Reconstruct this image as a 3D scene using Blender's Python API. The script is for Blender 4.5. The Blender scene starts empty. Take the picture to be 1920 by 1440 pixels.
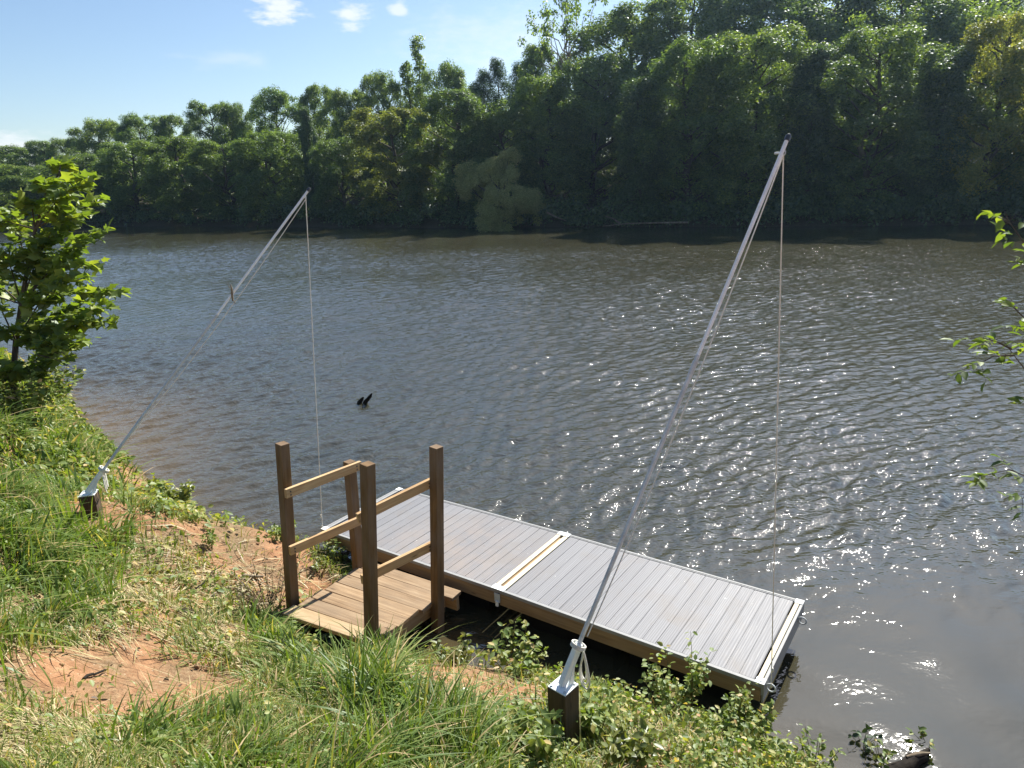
import bpy, bmesh, math, random
import numpy as np
from mathutils import Vector, Matrix

random.seed(7)
rng = np.random.default_rng(11)
sc = bpy.context.scene
col = sc.collection
R = math.radians

# ------------------------------------------------------------------ camera
PITCH, ROLL, FOC, CAMH = R(16.22), R(-2.0), 1320.0, 4.035     # photograph is 1920 x 1440
_f = np.array([0, math.cos(PITCH), -math.sin(PITCH)])
_x = np.array([1.0, 0, 0])
_u = np.cross(_x, _f)
CX = math.cos(ROLL) * _x + math.sin(ROLL) * _u
CU = -math.sin(ROLL) * _x + math.cos(ROLL) * _u
CAM = np.array([0, 0, CAMH])


def ray(px, py):
    return _f + CX * (px - 960) / FOC - CU * (py - 720) / FOC


def atz(px, py, z):
    d = ray(px, py)
    return CAM + d * (z - CAMH) / d[2]


def aty(px, py, y):
    d = ray(px, py)
    return CAM + d * y / d[1]


def project(P):
    d = np.asarray(P, float) - CAM
    w = d @ _f
    w = np.where(np.abs(w) < 1e-6, 1e-6, w)
    return 960 + FOC * (d @ CX) / w, 720 - FOC * (d @ CU) / w, w


cam_data = bpy.data.cameras.new("camera")
cam = bpy.data.objects.new("camera", cam_data)
col.objects.link(cam)
cam_data.sensor_width = 36
cam_data.sensor_fit = 'HORIZONTAL'
cam_data.lens = 36 * FOC / 1920
cam_data.clip_start = 0.05
cam_data.clip_end = 3000
M = Matrix((CX, CU, -_f)).transposed().to_4x4()
M.translation = CAM
cam.matrix_world = M
sc.camera = cam

# ------------------------------------------------------------------ tagging


def tag(o, label=None, cat=None, group=None, kind=None):
    if label:
        o["label"] = label
    if cat:
        o["category"] = cat
    if group:
        o["group"] = group
    if kind:
        o["kind"] = kind
    return o


def empty(name, loc, label, cat, group=None):
    o = bpy.data.objects.new(name, None)
    o.empty_display_size = 0.1
    col.objects.link(o)
    o.location = loc
    return tag(o, label, cat, group)


def link(name, me, parent=None):
    o = bpy.data.objects.new(name, me)
    col.objects.link(o)
    if parent is not None:
        o.parent = parent
    return o


def origin_of(parent):
    p = np.zeros(3)
    while parent is not None:
        p = p + np.array(parent.location)
        parent = parent.parent
    return p


# ------------------------------------------------------------------ node helpers
def new_mat(name):
    m = bpy.data.materials.new(name)
    m.use_nodes = True
    nt = m.node_tree
    nt.nodes.clear()
    out = nt.nodes.new("ShaderNodeOutputMaterial")
    return m, nt, out


class NT:
    def __init__(self, nt):
        self.nt = nt

    def n(self, typ, **kw):
        nd = self.nt.nodes.new(typ)
        for k, v in kw.items():
            if k.startswith("i_"):
                nd.inputs[k[2:].replace("_", " ")].default_value = v
            else:
                setattr(nd, k, v)
        return nd

    def l(self, a, b):
        self.nt.links.new(a, b)

    def math(self, op, a, b=None, c=None, clamp=False):
        nd = self.n("ShaderNodeMath", operation=op)
        nd.use_clamp = clamp
        for i, v in enumerate((a, b, c)):
            if v is None:
                continue
            if hasattr(v, "links"):
                self.l(v, nd.inputs[i])
            else:
                nd.inputs[i].default_value = v
        return nd.outputs[0]

    def noise(self, vec, scale, detail=3.0, rough=0.5, dist=0.0, out="Fac"):
        nd = self.n("ShaderNodeTexNoise")
        nd.inputs["Scale"].default_value = scale
        nd.inputs["Detail"].default_value = detail
        nd.inputs["Roughness"].default_value = rough
        nd.inputs["Distortion"].default_value = dist
        if vec is not None:
            self.l(vec, nd.inputs["Vector"])
        return nd.outputs[out]

    def mapping(self, vec, scale=(1, 1, 1), rot=(0, 0, 0), loc=(0, 0, 0)):
        nd = self.n("ShaderNodeMapping")
        nd.inputs["Scale"].default_value = scale
        nd.inputs["Rotation"].default_value = rot
        nd.inputs["Location"].default_value = loc
        self.l(vec, nd.inputs["Vector"])
        return nd.outputs[0]

    def ramp(self, fac, stops, interp='LINEAR'):
        nd = self.n("ShaderNodeValToRGB")
        cr = nd.color_ramp
        cr.interpolation = interp
        while len(cr.elements) > 1:
            cr.elements.remove(cr.elements[-1])
        for i, (p, c) in enumerate(stops):
            e = cr.elements[0] if i == 0 else cr.elements.new(p)
            e.position = p
            e.color = (*c, 1) if len(c) == 3 else c
        self.l(fac, nd.inputs[0])
        return nd.outputs[0]

    def mix(self, fac, a, b, blend='MIX'):
        nd = self.n("ShaderNodeMix", data_type='RGBA', blend_type=blend)
        for sock, v in ((nd.inputs[0], fac), (nd.inputs[6], a), (nd.inputs[7], b)):
            if hasattr(v, "links"):
                self.l(v, sock)
            elif isinstance(v, (int, float)):
                sock.default_value = v
            else:
                sock.default_value = (*v, 1) if len(v) == 3 else v
        return nd.outputs[2]

    def maprange(self, v, a, b, c, d, smooth=False):
        nd = self.n("ShaderNodeMapRange")
        if smooth:
            nd.interpolation_type = 'SMOOTHSTEP'
        self.l(v, nd.inputs[0])
        for i, q in enumerate((a, b, c, d)):
            nd.inputs[i + 1].default_value = q
        return nd.outputs[0]

    def bump(self, height, strength, distance, normal=None):
        nd = self.n("ShaderNodeBump")
        nd.inputs["Strength"].default_value = strength
        nd.inputs["Distance"].default_value = distance
        self.l(height, nd.inputs["Height"])
        if normal is not None:
            self.l(normal, nd.inputs["Normal"])
        return nd.outputs[0]


def principled(T, out, color, rough=0.6, normal=None, metallic=0.0, spec=0.5):
    b = T.n("ShaderNodeBsdfPrincipled")
    if hasattr(color, "links"):
        T.l(color, b.inputs["Base Color"])
    else:
        b.inputs["Base Color"].default_value = (*color, 1)
    if hasattr(rough, "links"):
        T.l(rough, b.inputs["Roughness"])
    else:
        b.inputs["Roughness"].default_value = rough
    b.inputs["Metallic"].default_value = metallic
    b.inputs["Specular IOR Level"].default_value = spec
    if normal is not None:
        T.l(normal, b.inputs["Normal"])
    T.l(b.outputs[0], out.inputs[0])
    return b


# ------------------------------------------------------------------ materials
def mat_wood(name, dark, mid, light, grain=1.0, rough=0.75, weather=0.0, grey=(0.22, 0.2, 0.18)):
    """Sawn timber; UV u runs along the grain in metres, v across."""
    m, nt, out = new_mat(name)
    T = NT(nt)
    uv = T.n("ShaderNodeUVMap").outputs[0]
    g1 = T.noise(T.mapping(uv, (1.3, 38, 1)), 1.0, 4, 0.6, 0.35)
    g2 = T.noise(T.mapping(uv, (3.0, 170, 1)), 1.0, 3, 0.6)
    g3 = T.noise(T.mapping(uv, (2.2, 7, 1)), 1.0, 3, 0.55, 0.8)
    v = T.math('ADD', T.math('MULTIPLY', g1, 0.6), T.math('MULTIPLY', g3, 0.4))
    c = T.ramp(v, [(0.3, dark), (0.5, mid), (0.68, light)])
    c = T.mix(T.math('MULTIPLY', T.maprange(g2, 0.42, 0.62, 1, 0), 0.35 * grain), c, dark)
    isl = T.n("ShaderNodeNewGeometry").outputs["Random Per Island"]
    c = T.mix(0.55, c, T.ramp(isl, [(0, (0.72, 0.72, 0.72)), (0.5, (0.95, 0.95, 0.95)), (1, (1.12, 1.08, 1.0))]), 'MULTIPLY')
    # knots
    vo = T.n("ShaderNodeTexVoronoi")
    vo.inputs["Scale"].default_value = 1.0
    T.l(T.mapping(uv, (2.3, 9, 1)), vo.inputs["Vector"])
    c = T.mix(T.maprange(vo.outputs["Distance"], 0.03, 0.11, 0.8, 0), c, tuple(x * 0.45 for x in dark))
    if weather > 0:
        w = T.noise(T.mapping(uv, (1.6, 5, 1), loc=(4, 9, 0)), 1.0, 4, 0.65)
        c = T.mix(T.math('MULTIPLY', T.maprange(w, 0.42, 0.68, 0, 1), weather), c, grey)
    h = T.math('ADD', T.math('MULTIPLY', g2, 0.5), T.math('MULTIPLY', g1, 0.8))
    principled(T, out, c, rough, T.bump(h, 0.5, 0.004), spec=0.25)
    return m


def mat_simple(name, color, rough=0.5, metallic=0.0, var=0.15, scale=8.0, bump=0.0, spec=0.5):
    m, nt, out = new_mat(name)
    T = NT(nt)
    g = T.n("ShaderNodeNewGeometry").outputs["Position"]
    n1 = T.noise(g, scale, 4, 0.6)
    n2 = T.noise(g, scale * 7, 3, 0.6)
    v = T.math('ADD', T.math('MULTIPLY', n1, 0.6), T.math('MULTIPLY', n2, 0.4))
    c = T.mix(T.maprange(v, 0.35, 0.65, 0, 1), tuple(x * (1 - var) for x in color), tuple(min(1, x * (1 + var)) for x in color))
    principled(T, out, c, T.maprange(n2, 0.3, 0.7, rough * 0.85, min(1, rough * 1.15)),
               T.bump(n2, bump, 0.003) if bump else None, metallic, spec)
    return m


def mat_leaf(name, stops, trans=0.38, gloss=0.06, tcol=(1.15, 1.25, 0.45), obj_var=0.25, rough=0.5, gl=0.4):
    m, nt, out = new_mat(name)
    T = NT(nt)
    isl = T.n("ShaderNodeNewGeometry").outputs["Random Per Island"]
    c = T.ramp(isl, stops)
    oi = T.n("ShaderNodeObjectInfo").outputs["Random"]
    c = T.mix(obj_var, c, T.ramp(oi, [(0, (0.6, 0.72, 0.75)), (0.35, (0.95, 0.95, 0.8)), (0.7, (0.85, 1.0, 0.7)), (1, (1.35, 1.25, 0.8))]), 'MULTIPLY')
    d = T.n("ShaderNodeBsdfDiffuse")
    T.l(c, d.inputs[0])
    t = T.n("ShaderNodeBsdfTranslucent")
    T.l(T.mix(1.0, c, tcol, 'MULTIPLY'), t.inputs[0])
    mx = T.n("ShaderNodeMixShader")
    mx.inputs[0].default_value = trans
    T.l(d.outputs[0], mx.inputs[1])
    T.l(t.outputs[0], mx.inputs[2])
    g = T.n("ShaderNodeBsdfGlossy")
    g.inputs["Roughness"].default_value = rough
    gloss = gloss * gl
    g.inputs["Color"].default_value = (0.9, 0.95, 1.0, 1)
    m2 = T.n("ShaderNodeMixShader")
    m2.inputs[0].default_value = gloss
    T.l(mx.outputs[0], m2.inputs[1])
    T.l(g.outputs[0], m2.inputs[2])
    T.l(m2.outputs[0], out.inputs[0])
    return m


def mat_bark(name, a, b, scale=6):
    m, nt, out = new_mat(name)
    T = NT(nt)
    p = T.n("ShaderNodeTexCoord").outputs["Object"]
    n = T.noise(T.mapping(p, (1, 1, 0.25)), scale, 5, 0.65)
    c = T.ramp(n, [(0.3, a), (0.7, b)])
    principled(T, out, c, 0.9, T.bump(n, 0.6, 0.03), spec=0.2)
    return m


WOOD_POST = mat_wood("treated_post_wood", (0.088, 0.049, 0.019), (0.175, 0.101, 0.041), (0.268, 0.163, 0.072), weather=0.35)
WOOD_RAIL = mat_wood("rail_wood", (0.347, 0.211, 0.095), (0.579, 0.379, 0.189), (0.700, 0.534, 0.298), weather=0.2)
WOOD_DECK = mat_wood("landing_plank_wood", (0.175, 0.112, 0.062), (0.338, 0.231, 0.135), (0.488, 0.356, 0.224), weather=0.4, grey=(0.197, 0.155, 0.109))
WOOD_PALE = mat_wood("pale_plank_wood", (0.34, 0.235, 0.125), (0.50, 0.365, 0.21), (0.60, 0.46, 0.28), weather=0.15)
WOOD_FASCIA = mat_wood("fascia_wood", (0.226, 0.145, 0.073), (0.377, 0.254, 0.133), (0.498, 0.348, 0.187), weather=0.25)
WOOD_BLOCK = mat_wood("dark_block_wood", (0.042, 0.028, 0.017), (0.095, 0.065, 0.038), (0.162, 0.114, 0.068), weather=0.3, grey=(0.114, 0.095, 0.076))
WOOD_CREAM = mat_wood("cream_batten_wood", (0.58, 0.49, 0.33), (0.74, 0.66, 0.48), (0.82, 0.75, 0.58), grain=0.5)
METAL_GALV = mat_simple("galvanised_metal", (0.52, 0.56, 0.57), 0.75, 0.0, 0.22, 14, 0.0, 0.2)
METAL_WHITE = mat_simple("white_painted_metal", (0.80, 0.84, 0.85), 0.75, 0.0, 0.12, 12, 0.0, 0.2)
METAL_DARK = mat_simple("dark_bolt_metal", (0.10, 0.10, 0.10), 0.45, 0.8, 0.2, 20)
ALU = mat_simple("white_edge_trim", (0.28, 0.285, 0.285), 0.7, 0.0, 0.08, 20)
ROPE = mat_simple("white_rope", (0.72, 0.70, 0.62), 0.8, 0.0, 0.15, 120, 0.4, 0.2)
BLACK_PLASTIC = mat_simple("black_float_plastic", (0.012, 0.012, 0.013), 0.85, 0.0, 0.2, 6, 0.0, 0.1)
DEADWOOD = mat_bark("dead_wood", (0.10, 0.075, 0.05), (0.30, 0.25, 0.18), 9)
DARKSTUMP = mat_bark("wet_dark_wood", (0.008, 0.006, 0.005), (0.03, 0.024, 0.018), 12)
BARK = mat_bark("tree_bark", (0.045, 0.036, 0.028), (0.13, 0.11, 0.085), 5)
PALE_BARK = mat_bark("pale_bark", (0.16, 0.14, 0.11), (0.36, 0.33, 0.27), 5)
STEM = mat_bark("green_stem", (0.08, 0.07, 0.03), (0.16, 0.15, 0.06), 30)

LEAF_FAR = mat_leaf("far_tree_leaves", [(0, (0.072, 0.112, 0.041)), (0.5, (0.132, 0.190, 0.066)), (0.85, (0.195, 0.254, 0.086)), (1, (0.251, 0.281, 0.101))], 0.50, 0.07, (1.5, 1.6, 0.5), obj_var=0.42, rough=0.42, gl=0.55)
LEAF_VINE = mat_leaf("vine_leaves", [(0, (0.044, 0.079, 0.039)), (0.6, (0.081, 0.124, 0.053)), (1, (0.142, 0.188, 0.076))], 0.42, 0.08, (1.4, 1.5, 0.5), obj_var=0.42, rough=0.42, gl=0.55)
LEAF_LIGHT = mat_leaf("light_bush_leaves", [(0, (0.123, 0.158, 0.047)), (0.6, (0.205, 0.232, 0.065)), (1, (0.308, 0.297, 0.094))], 0.5, 0.06, (1.5, 1.5, 0.5), obj_var=0.42, rough=0.42, gl=0.55)
LEAF_PINE = mat_leaf("pine_needles", [(0, (0.040, 0.072, 0.036)), (1, (0.090, 0.134, 0.058))], 0.4, 0.05, (1.3, 1.4, 0.6))
LEAF_SAP = mat_leaf("sapling_leaves", [(0, (0.108, 0.159, 0.041)), (0.6, (0.169, 0.233, 0.051)), (1, (0.292, 0.335, 0.075))], 0.45, 0.08, (1.45, 1.55, 0.4), 0.0)
LEAF_ASH = mat_leaf("shrub_leaflets", [(0, (0.077, 0.127, 0.028)), (0.6, (0.139, 0.196, 0.043)), (1, (0.215, 0.265, 0.063))], 0.5, 0.07, (1.45, 1.5, 0.4), 0.0)
LEAF_COVER = mat_leaf("ground_cover_leaves", [(0, (0.112, 0.171, 0.043)), (0.45, (0.189, 0.248, 0.062)), (0.8, (0.289, 0.316, 0.089)), (0.95, (0.442, 0.376, 0.138)), (1, (0.531, 0.326, 0.176))], 0.40, 0.06, (1.4, 1.45, 0.45), 0.0)
GRASS_TALL = mat_leaf("tall_grass_blades", [(0, (0.086, 0.149, 0.033)), (0.5, (0.147, 0.216, 0.050)), (0.85, (0.225, 0.283, 0.074)), (0.93, (0.467, 0.386, 0.196)), (1, (0.588, 0.446, 0.262))], 0.40, 0.05, (1.35, 1.4, 0.4), 0.0, 0.45, 0.45)
GRASS_SHORT = mat_leaf("short_grass_blades", [(0, (0.115, 0.178, 0.041)), (0.45, (0.183, 0.245, 0.065)), (0.75, (0.282, 0.297, 0.098)), (0.9, (0.482, 0.386, 0.196)), (1, (0.597, 0.446, 0.278))], 0.36, 0.05, (1.35, 1.35, 0.45), 0.0, 0.45, 0.45)
GRASS_DRY = mat_leaf("dry_grass_blades", [(0, (0.216, 0.165, 0.089)), (0.4, (0.381, 0.317, 0.178)), (0.75, (0.546, 0.470, 0.280)), (1, (0.305, 0.305, 0.114))], 0.25, 0.05, (1.1, 1.05, 0.75), 0.0)
LEAF_DEAD = mat_leaf("dead_weed_leaves", [(0, (0.07, 0.05, 0.03)), (0.6, (0.14, 0.10, 0.06)), (1, (0.20, 0.17, 0.08))], 0.25, 0.04, (1.1, 1.0, 0.7), 0.0)
LEAF_DARKVINE = mat_leaf("dark_vine_leaves", [(0, (0.025, 0.05, 0.018)), (0.6, (0.045, 0.08, 0.025)), (1, (0.10, 0.14, 0.05))], 0.3, 0.08, (1.3, 1.35, 0.45), 0.0)


CLOD = mat_simple("clay_clod", (0.26, 0.145, 0.08), 0.95, 0.0, 0.5, 40, 0.0, 0.1)


def mat_composite():
    """Grey composite decking with embossed grain, dusty clay near the landing."""
    m, nt, out = new_mat("grey_composite_decking")
    T = NT(nt)
    uv = T.n("ShaderNodeUVMap").outputs[0]
    w = T.n("ShaderNodeTexWave")
    w.wave_type = 'RINGS'
    w.inputs["Scale"].default_value = 1.0
    w.inputs["Distortion"].default_value = 9.0
    w.inputs["Detail"].default_value = 3.0
    w.inputs["Detail Scale"].default_value = 0.7
    T.l(T.mapping(uv, (1.1, 16, 1)), w.inputs["Vector"])
    g = T.noise(T.mapping(uv, (3, 110, 1)), 1.0, 4, 0.6)
    pos = T.n("ShaderNodeNewGeometry").outputs["Position"]
    v = T.math('ADD', T.math('MULTIPLY', w.outputs["Fac"], 0.45), T.math('MULTIPLY', g, 0.55))
    c = T.ramp(v, [(0.2, (0.165, 0.167, 0.178)), (0.55, (0.215, 0.218, 0.230)), (0.85, (0.26, 0.263, 0.275))])
    isl = T.n("ShaderNodeNewGeometry").outputs["Random Per Island"]
    c = T.mix(0.6, c, T.ramp(isl, [(0, (0.86, 0.86, 0.88)), (1, (1.1, 1.1, 1.1))]), 'MULTIPLY')
    # trodden clay dust round the point where people step on
    vd = T.n("ShaderNodeVectorMath", operation='DISTANCE')
    T.l(pos, vd.inputs[0])
    vd.inputs[1].default_value = (-0.75, 6.5, 0.36)
    near = T.maprange(vd.outputs["Value"], 0.15, 1.3, 1, 0, True)
    d = T.noise(pos, 5, 5, 0.65)
    c = T.mix(T.math('MULTIPLY', T.math('MULTIPLY', near, T.maprange(d, 0.32, 0.62, 0.1, 1)), 0.40), c, (0.34, 0.26, 0.20))
    sp = T.noise(pos, 38, 2, 0.5)
    c = T.mix(T.maprange(sp, 0.73, 0.77, 0, 0.75), c, (0.16, 0.10, 0.07))
    sp2 = T.noise(T.mapping(pos, loc=(7, 3, 1)), 30, 2, 0.5)
    c = T.mix(T.maprange(sp2, 0.75, 0.78, 0, 0.6), c, (0.65, 0.65, 0.63))
    st = T.noise(T.mapping(pos, (1.0, 1.0, 1), (0, 0, 0.3), (2, 5, 0)), 2.1, 5, 0.7, 0.6)
    c = T.mix(T.maprange(st, 0.5, 0.75, 0, 0.5), c, (0.20, 0.175, 0.15))
    principled(T, out, c, T.maprange(g, 0.3, 0.7, 0.5, 0.7), T.bump(v, 0.3, 0.003), spec=0.25)
    return m


COMPOSITE = mat_composite()

# ------------------------------------------------------------------ mesh builders


class MB:
    def __init__(self):
        self.v, self.f, self.uv = [], [], []

    def quad(self, a, b, c, d, uvs=((0, 0), (1, 0), (1, 1), (0, 1))):
        i = len(self.v)
        self.v += [tuple(a), tuple(b), tuple(c), tuple(d)]
        self.f.append((i, i + 1, i + 2, i + 3))
        self.uv += list(uvs)

    def prism(self, A, B, side, up, w, h, w2=None, h2=None):
        """Timber from A to B; side, up: unit-ish directions; w x h section. UV u along the length."""
        A, B, side, up = (np.array(q, float) for q in (A, B, side, up))
        ax = B - A
        L = np.linalg.norm(ax)
        ax = ax / L
        side = side - ax * (side @ ax)
        side /= np.linalg.norm(side)
        up = np.cross(ax, side) * (1 if np.cross(ax, side) @ up > 0 else -1)
        w2 = w if w2 is None else w2
        h2 = h if h2 is None else h2
        o = (random.uniform(0, 30), random.uniform(0, 30))
        i = len(self.v)
        for P, ww, hh in ((A, w, h), (B, w2, h2)):
            for sx, sy in ((-1, -1), (1, -1), (1, 1), (-1, 1)):
                self.v.append(tuple(P + side * sx * ww / 2 + up * sy * hh / 2))
        flip = np.cross(side, up) @ ax < 0
        per = [0, w, w + h, 2 * w + h, 2 * w + 2 * h]
        for k in range(4):
            k2 = (k + 1) % 4
            q = [i + k, i + k2, i + 4 + k2, i + 4 + k]
            uv = [(o[0], o[1] + per[k]), (o[0], o[1] + per[k + 1]), (o[0] + L, o[1] + per[k + 1]), (o[0] + L, o[1] + per[k])]
            if flip:
                q, uv = q[::-1], uv[::-1]
            self.f.append(tuple(q))
            self.uv += uv
        for q, sgn in (((3, 2, 1, 0), 0), ((4, 5, 6, 7), 1)):
            q = [i + e for e in q]
            uv = [(o[0] + 5, o[1]), (o[0] + 5 + w, o[1]), (o[0] + 5 + w, o[1] + h * .3), (o[0] + 5, o[1] + h * .3)]
            if flip:
                q, uv = q[::-1], uv[::-1]
            self.f.append(tuple(q))
            self.uv += uv

    def box(self, o, a, b, c):
        """Box from corner o with edge vectors a (grain), b, c."""
        o, a, b, c = (np.array(q, float) for q in (o, a, b, c))
        m = o + b / 2 + c / 2
        self.prism(m, m + a, b, c, np.linalg.norm(b), np.linalg.norm(c))

    def tube(self, pts, radii, n=10, cap=True):
        pts = [np.array(p, float) for p in pts]
        if np.isscalar(radii):
            radii = [radii] * len(pts)
        i0 = len(self.v)
        ref = None
        s = 0.0
        for k, p in enumerate(pts):
            t = pts[min(k + 1, len(pts) - 1)] - pts[max(k - 1, 0)]
            t /= np.linalg.norm(t) + 1e-12
            if ref is None:
                ref = np.array([0, 0, 1.0]) if abs(t[2]) < 0.9 else np.array([1.0, 0, 0])
            a = np.cross(t, ref)
            a /= np.linalg.norm(a) + 1e-12
            b = np.cross(t, a)
            ref = -b if False else ref
            for j in range(n):
                an = 2 * math.pi * j / n
                self.v.append(tuple(p + radii[k] * (math.cos(an) * a + math.sin(an) * b)))
        for k in range(len(pts) - 1):
            L = np.linalg.norm(pts[k + 1] - pts[k])
            for j in range(n):
                j2 = (j + 1) % n
                self.f.append((i0 + k * n + j, i0 + k * n + j2, i0 + (k + 1) * n + j2, i0 + (k + 1) * n + j))
                r = radii[k] * 6.28 / n
                self.uv += [(s, j * r), (s, (j + 1) * r), (s + L, (j + 1) * r), (s + L, j * r)]
            s += L
        if cap:
            for k, rev in ((0, False), (len(pts) - 1, True)):
                b_ = len(self.v)
                self.v += [self.v[i0 + k * n + j] for j in range(n)]
                q = [b_ + j for j in range(n)]
                if not rev:
                    q = q[::-1]
                self.f.append(tuple(q))
                self.uv += [(0, 0)] * n

    def build(self, name, mat, parent=None, smooth=False, bevel=0.0):
        o0 = origin_of(parent)
        me = bpy.data.meshes.new(name)
        me.from_pydata([tuple(np.array(v) - o0) for v in self.v], [], self.f)
        uv = me.uv_layers.new(name="UVMap")
        uv.data.foreach_set("uv", np.array(self.uv, np.float32).ravel())
        me.materials.append(mat)
        if smooth:
            me.polygons.foreach_set("use_smooth", np.ones(len(me.polygons), bool))
        me.validate()
        o = link(name, me, parent)
        if bevel:
            b = o.modifiers.new("bevel", 'BEVEL')
            b.width = bevel
            b.segments = 2
            b.limit_method = 'ANGLE'
        return o


def np_mesh(name, verts, loops, nper, mat, smooth=False):
    """verts (N,3); loops flat indices; nper verts per face (constant)."""
    me = bpy.data.meshes.new(name)
    nf = len(loops) // nper
    me.vertices.add(len(verts))
    me.vertices.foreach_set("co", np.ascontiguousarray(verts, np.float32).ravel())
    me.loops.add(len(loops))
    me.loops.foreach_set("vertex_index", np.ascontiguousarray(loops, np.int32))
    me.polygons.add(nf)
    me.polygons.foreach_set("loop_start", np.arange(0, nf * nper, nper, dtype=np.int32))
    if smooth:
        me.polygons.foreach_set("use_smooth", np.ones(nf, bool))
    me.update(calc_edges=True)
    me.materials.append(mat)
    return me


def frames(normal, tipdir):
    """Rows: width, length, normal axes for each leaf."""
    n = normal / (np.linalg.norm(normal, axis=1, keepdims=True) + 1e-9)
    l = tipdir - n * np.sum(tipdir * n, 1, keepdims=True)
    l /= (np.linalg.norm(l, axis=1, keepdims=True) + 1e-9)
    w = np.cross(l, n)
    return np.stack([w, l, n], 1)


# leaf templates: x width, y length, z normal
T_RHOMB = (np.array([(0, 0, 0), (0.36, 0.5, 0.10), (0, 1, -0.04), (-0.36, 0.5, 0.10)]), [(0, 1, 2, 3)])
T_LEAF = (np.array([(0, 0, 0), (0.30, 0.28, 0.08), (0.27, 0.65, 0.05), (0, 1, -0.10), (-0.27, 0.65, 0.05), (-0.30, 0.28, 0.08), (0, 0.5, 0.0)]),
          [(0, 1, 2, 6), (6, 2, 3, 3), (0, 6, 4, 5), (6, 3, 4, 4)])
T_LEAF = (T_LEAF[0], [(0, 1, 2), (0, 2, 6), (6, 2, 3), (0, 6, 4), (0, 4, 5), (6, 3, 4)])
_lob = [(0, 0), (0.16, 0.02), (0.42, 0.06), (0.33, 0.28), (0.60, 0.50), (0.32, 0.58), (0.20, 0.72), (0, 1.0), (-0.20, 0.72), (-0.32, 0.58), (-0.60, 0.50), (-0.33, 0.28), (-0.42, 0.06), (-0.16, 0.02)]
T_LOBED = (np.array([(0, 0.38, -0.05)] + [(x, y, 0.10 * abs(x) + (-0.12 if y > 0.9 else 0)) for x, y in _lob]),
           [(0, 1 + i, 1 + (i + 1) % len(_lob)) for i in range(len(_lob))])


def scatter(name, template, pos, frame, scale, mat):
    V, Fc = template
    N, K = len(pos), len(V)
    sc_ = scale if np.ndim(scale) == 2 else np.repeat(np.asarray(scale)[:, None], 3, 1)
    loc = V[None] * sc_[:, None, :]
    verts = np.einsum('nki,nij->nkj', loc, frame) + pos[:, None, :]
    fl = np.array(Fc)
    loops = (fl[None] + (np.arange(N) * K)[:, None, None]).reshape(-1)
    return np_mesh(name, verts.reshape(-1, 3), loops, fl.shape[1], mat)


def blades(name, base, height, width, az, bend, mat, seg=4, droop=0.35):
    """Grass blades as bent tapering strips."""
    N = len(base)
    t = np.linspace(0, 1, seg + 1)
    d = np.stack([np.cos(az), np.sin(az), np.zeros(N)], 1)
    tw = az + np.pi / 2 + rng.normal(0, 0.5, N)
    s = np.stack([np.cos(tw), np.sin(tw), np.zeros(N)], 1)
    out = np.zeros((N, seg + 1, 2, 3))
    for k, tt in enumerate(t):
        horiz = bend * tt ** 1.7
        vert = tt * (1 - 0.25 * np.minimum(bend, 1.2)) - droop * np.minimum(bend, 1.5) * tt ** 3
        c = base + d * (height * horiz)[:, None]
        c[:, 2] += height * vert
        hw = width * (1 - tt ** 2.2) * 0.5 * (0.75 + 0.5 * min(tt * 3, 1)) + 0.0004
        out[:, k, 0] = c - s * hw[:, None]
        out[:, k, 1] = c + s * hw[:, None]
    q = []
    for k in range(seg):
        q.append((2 * k, 2 * k + 1, 2 * k + 3, 2 * k + 2))
    q = np.array(q)
    K = 2 * (seg + 1)
    loops = (q[None] + (np.arange(N) * K)[:, None, None]).reshape(-1)
    return np_mesh(name, out.reshape(-1, 3), loops, 4, mat)


# ------------------------------------------------------------------ terrain
NEAR_SHORE = [(-400, 200), (-200, 130), (-60, 60), (-25, 29), (-15.5, 20.2), (-11.7, 16.6), (-10.1, 15.0), (-8.4, 12.9), (-6.86, 11.1), (-5.2, 9.35),
              (-3.72, 8.05), (-2.8, 7.45), (-1.95, 7.0), (-1.5, 6.45), (-1.2, 5.95), (-0.75, 5.5), (-0.3, 5.2), (0.15, 4.95), (0.6, 4.75), (1.0, 4.5), (1.4, 4.25),
              (1.8, 4.05), (2.05, 3.8), (2.25, 3.45), (2.6, 3.05), (3.2, 2.5), (4.5, 1.6), (8, 0.3), (20, -3), (60, -10), (400, -40)]
FAR_SHORE = [(-400, 275), (-200, 178), (-120, 130), (-72.6, 103.4), (-51.2, 92.4), (-33.5, 82.5), (-19.1, 73.7), (-7.3, 66.2), (2.2, 62), (10.9, 57.8), (19.6, 53.2), (27.4, 50.2), (35, 48), (49, 45), (84, 40), (400, 14)]


def sdist(P, line, land_left):
    """Distance to the polyline, positive on the land side."""
    P = np.asarray(P, float)
    best = np.full(len(P), 1e18)
    sg = np.ones(len(P))
    for (ax, ay), (bx, by) in zip(line[:-1], line[1:]):
        d = np.array([bx - ax, by - ay])
        L2 = d @ d
        r = P - (ax, ay)
        t = np.clip((r @ d) / L2, 0, 1)
        e = r - t[:, None] * d
        q = np.sum(e * e, 1)
        cr = d[0] * r[:, 1] - d[1] * r[:, 0]
        upd = q < best - 1e-12
        best = np.where(upd, q, best)
        sg = np.where(upd, np.sign(cr), sg)
    return np.sqrt(best) * sg * (1 if land_left else -1)


_perm = rng.random((64, 64))


def vnoise(x, y):
    xi, yi = np.floor(x).astype(int), np.floor(y).astype(int)
    fx, fy = x - xi, y - yi
    fx, fy = fx * fx * (3 - 2 * fx), fy * fy * (3 - 2 * fy)
    g = lambda i, j: _perm[i % 64, j % 64]
    return (g(xi, yi) * (1 - fx) + g(xi + 1, yi) * fx) * (1 - fy) + (g(xi, yi + 1) * (1 - fx) + g(xi + 1, yi + 1) * fx) * fy - 0.5


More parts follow.
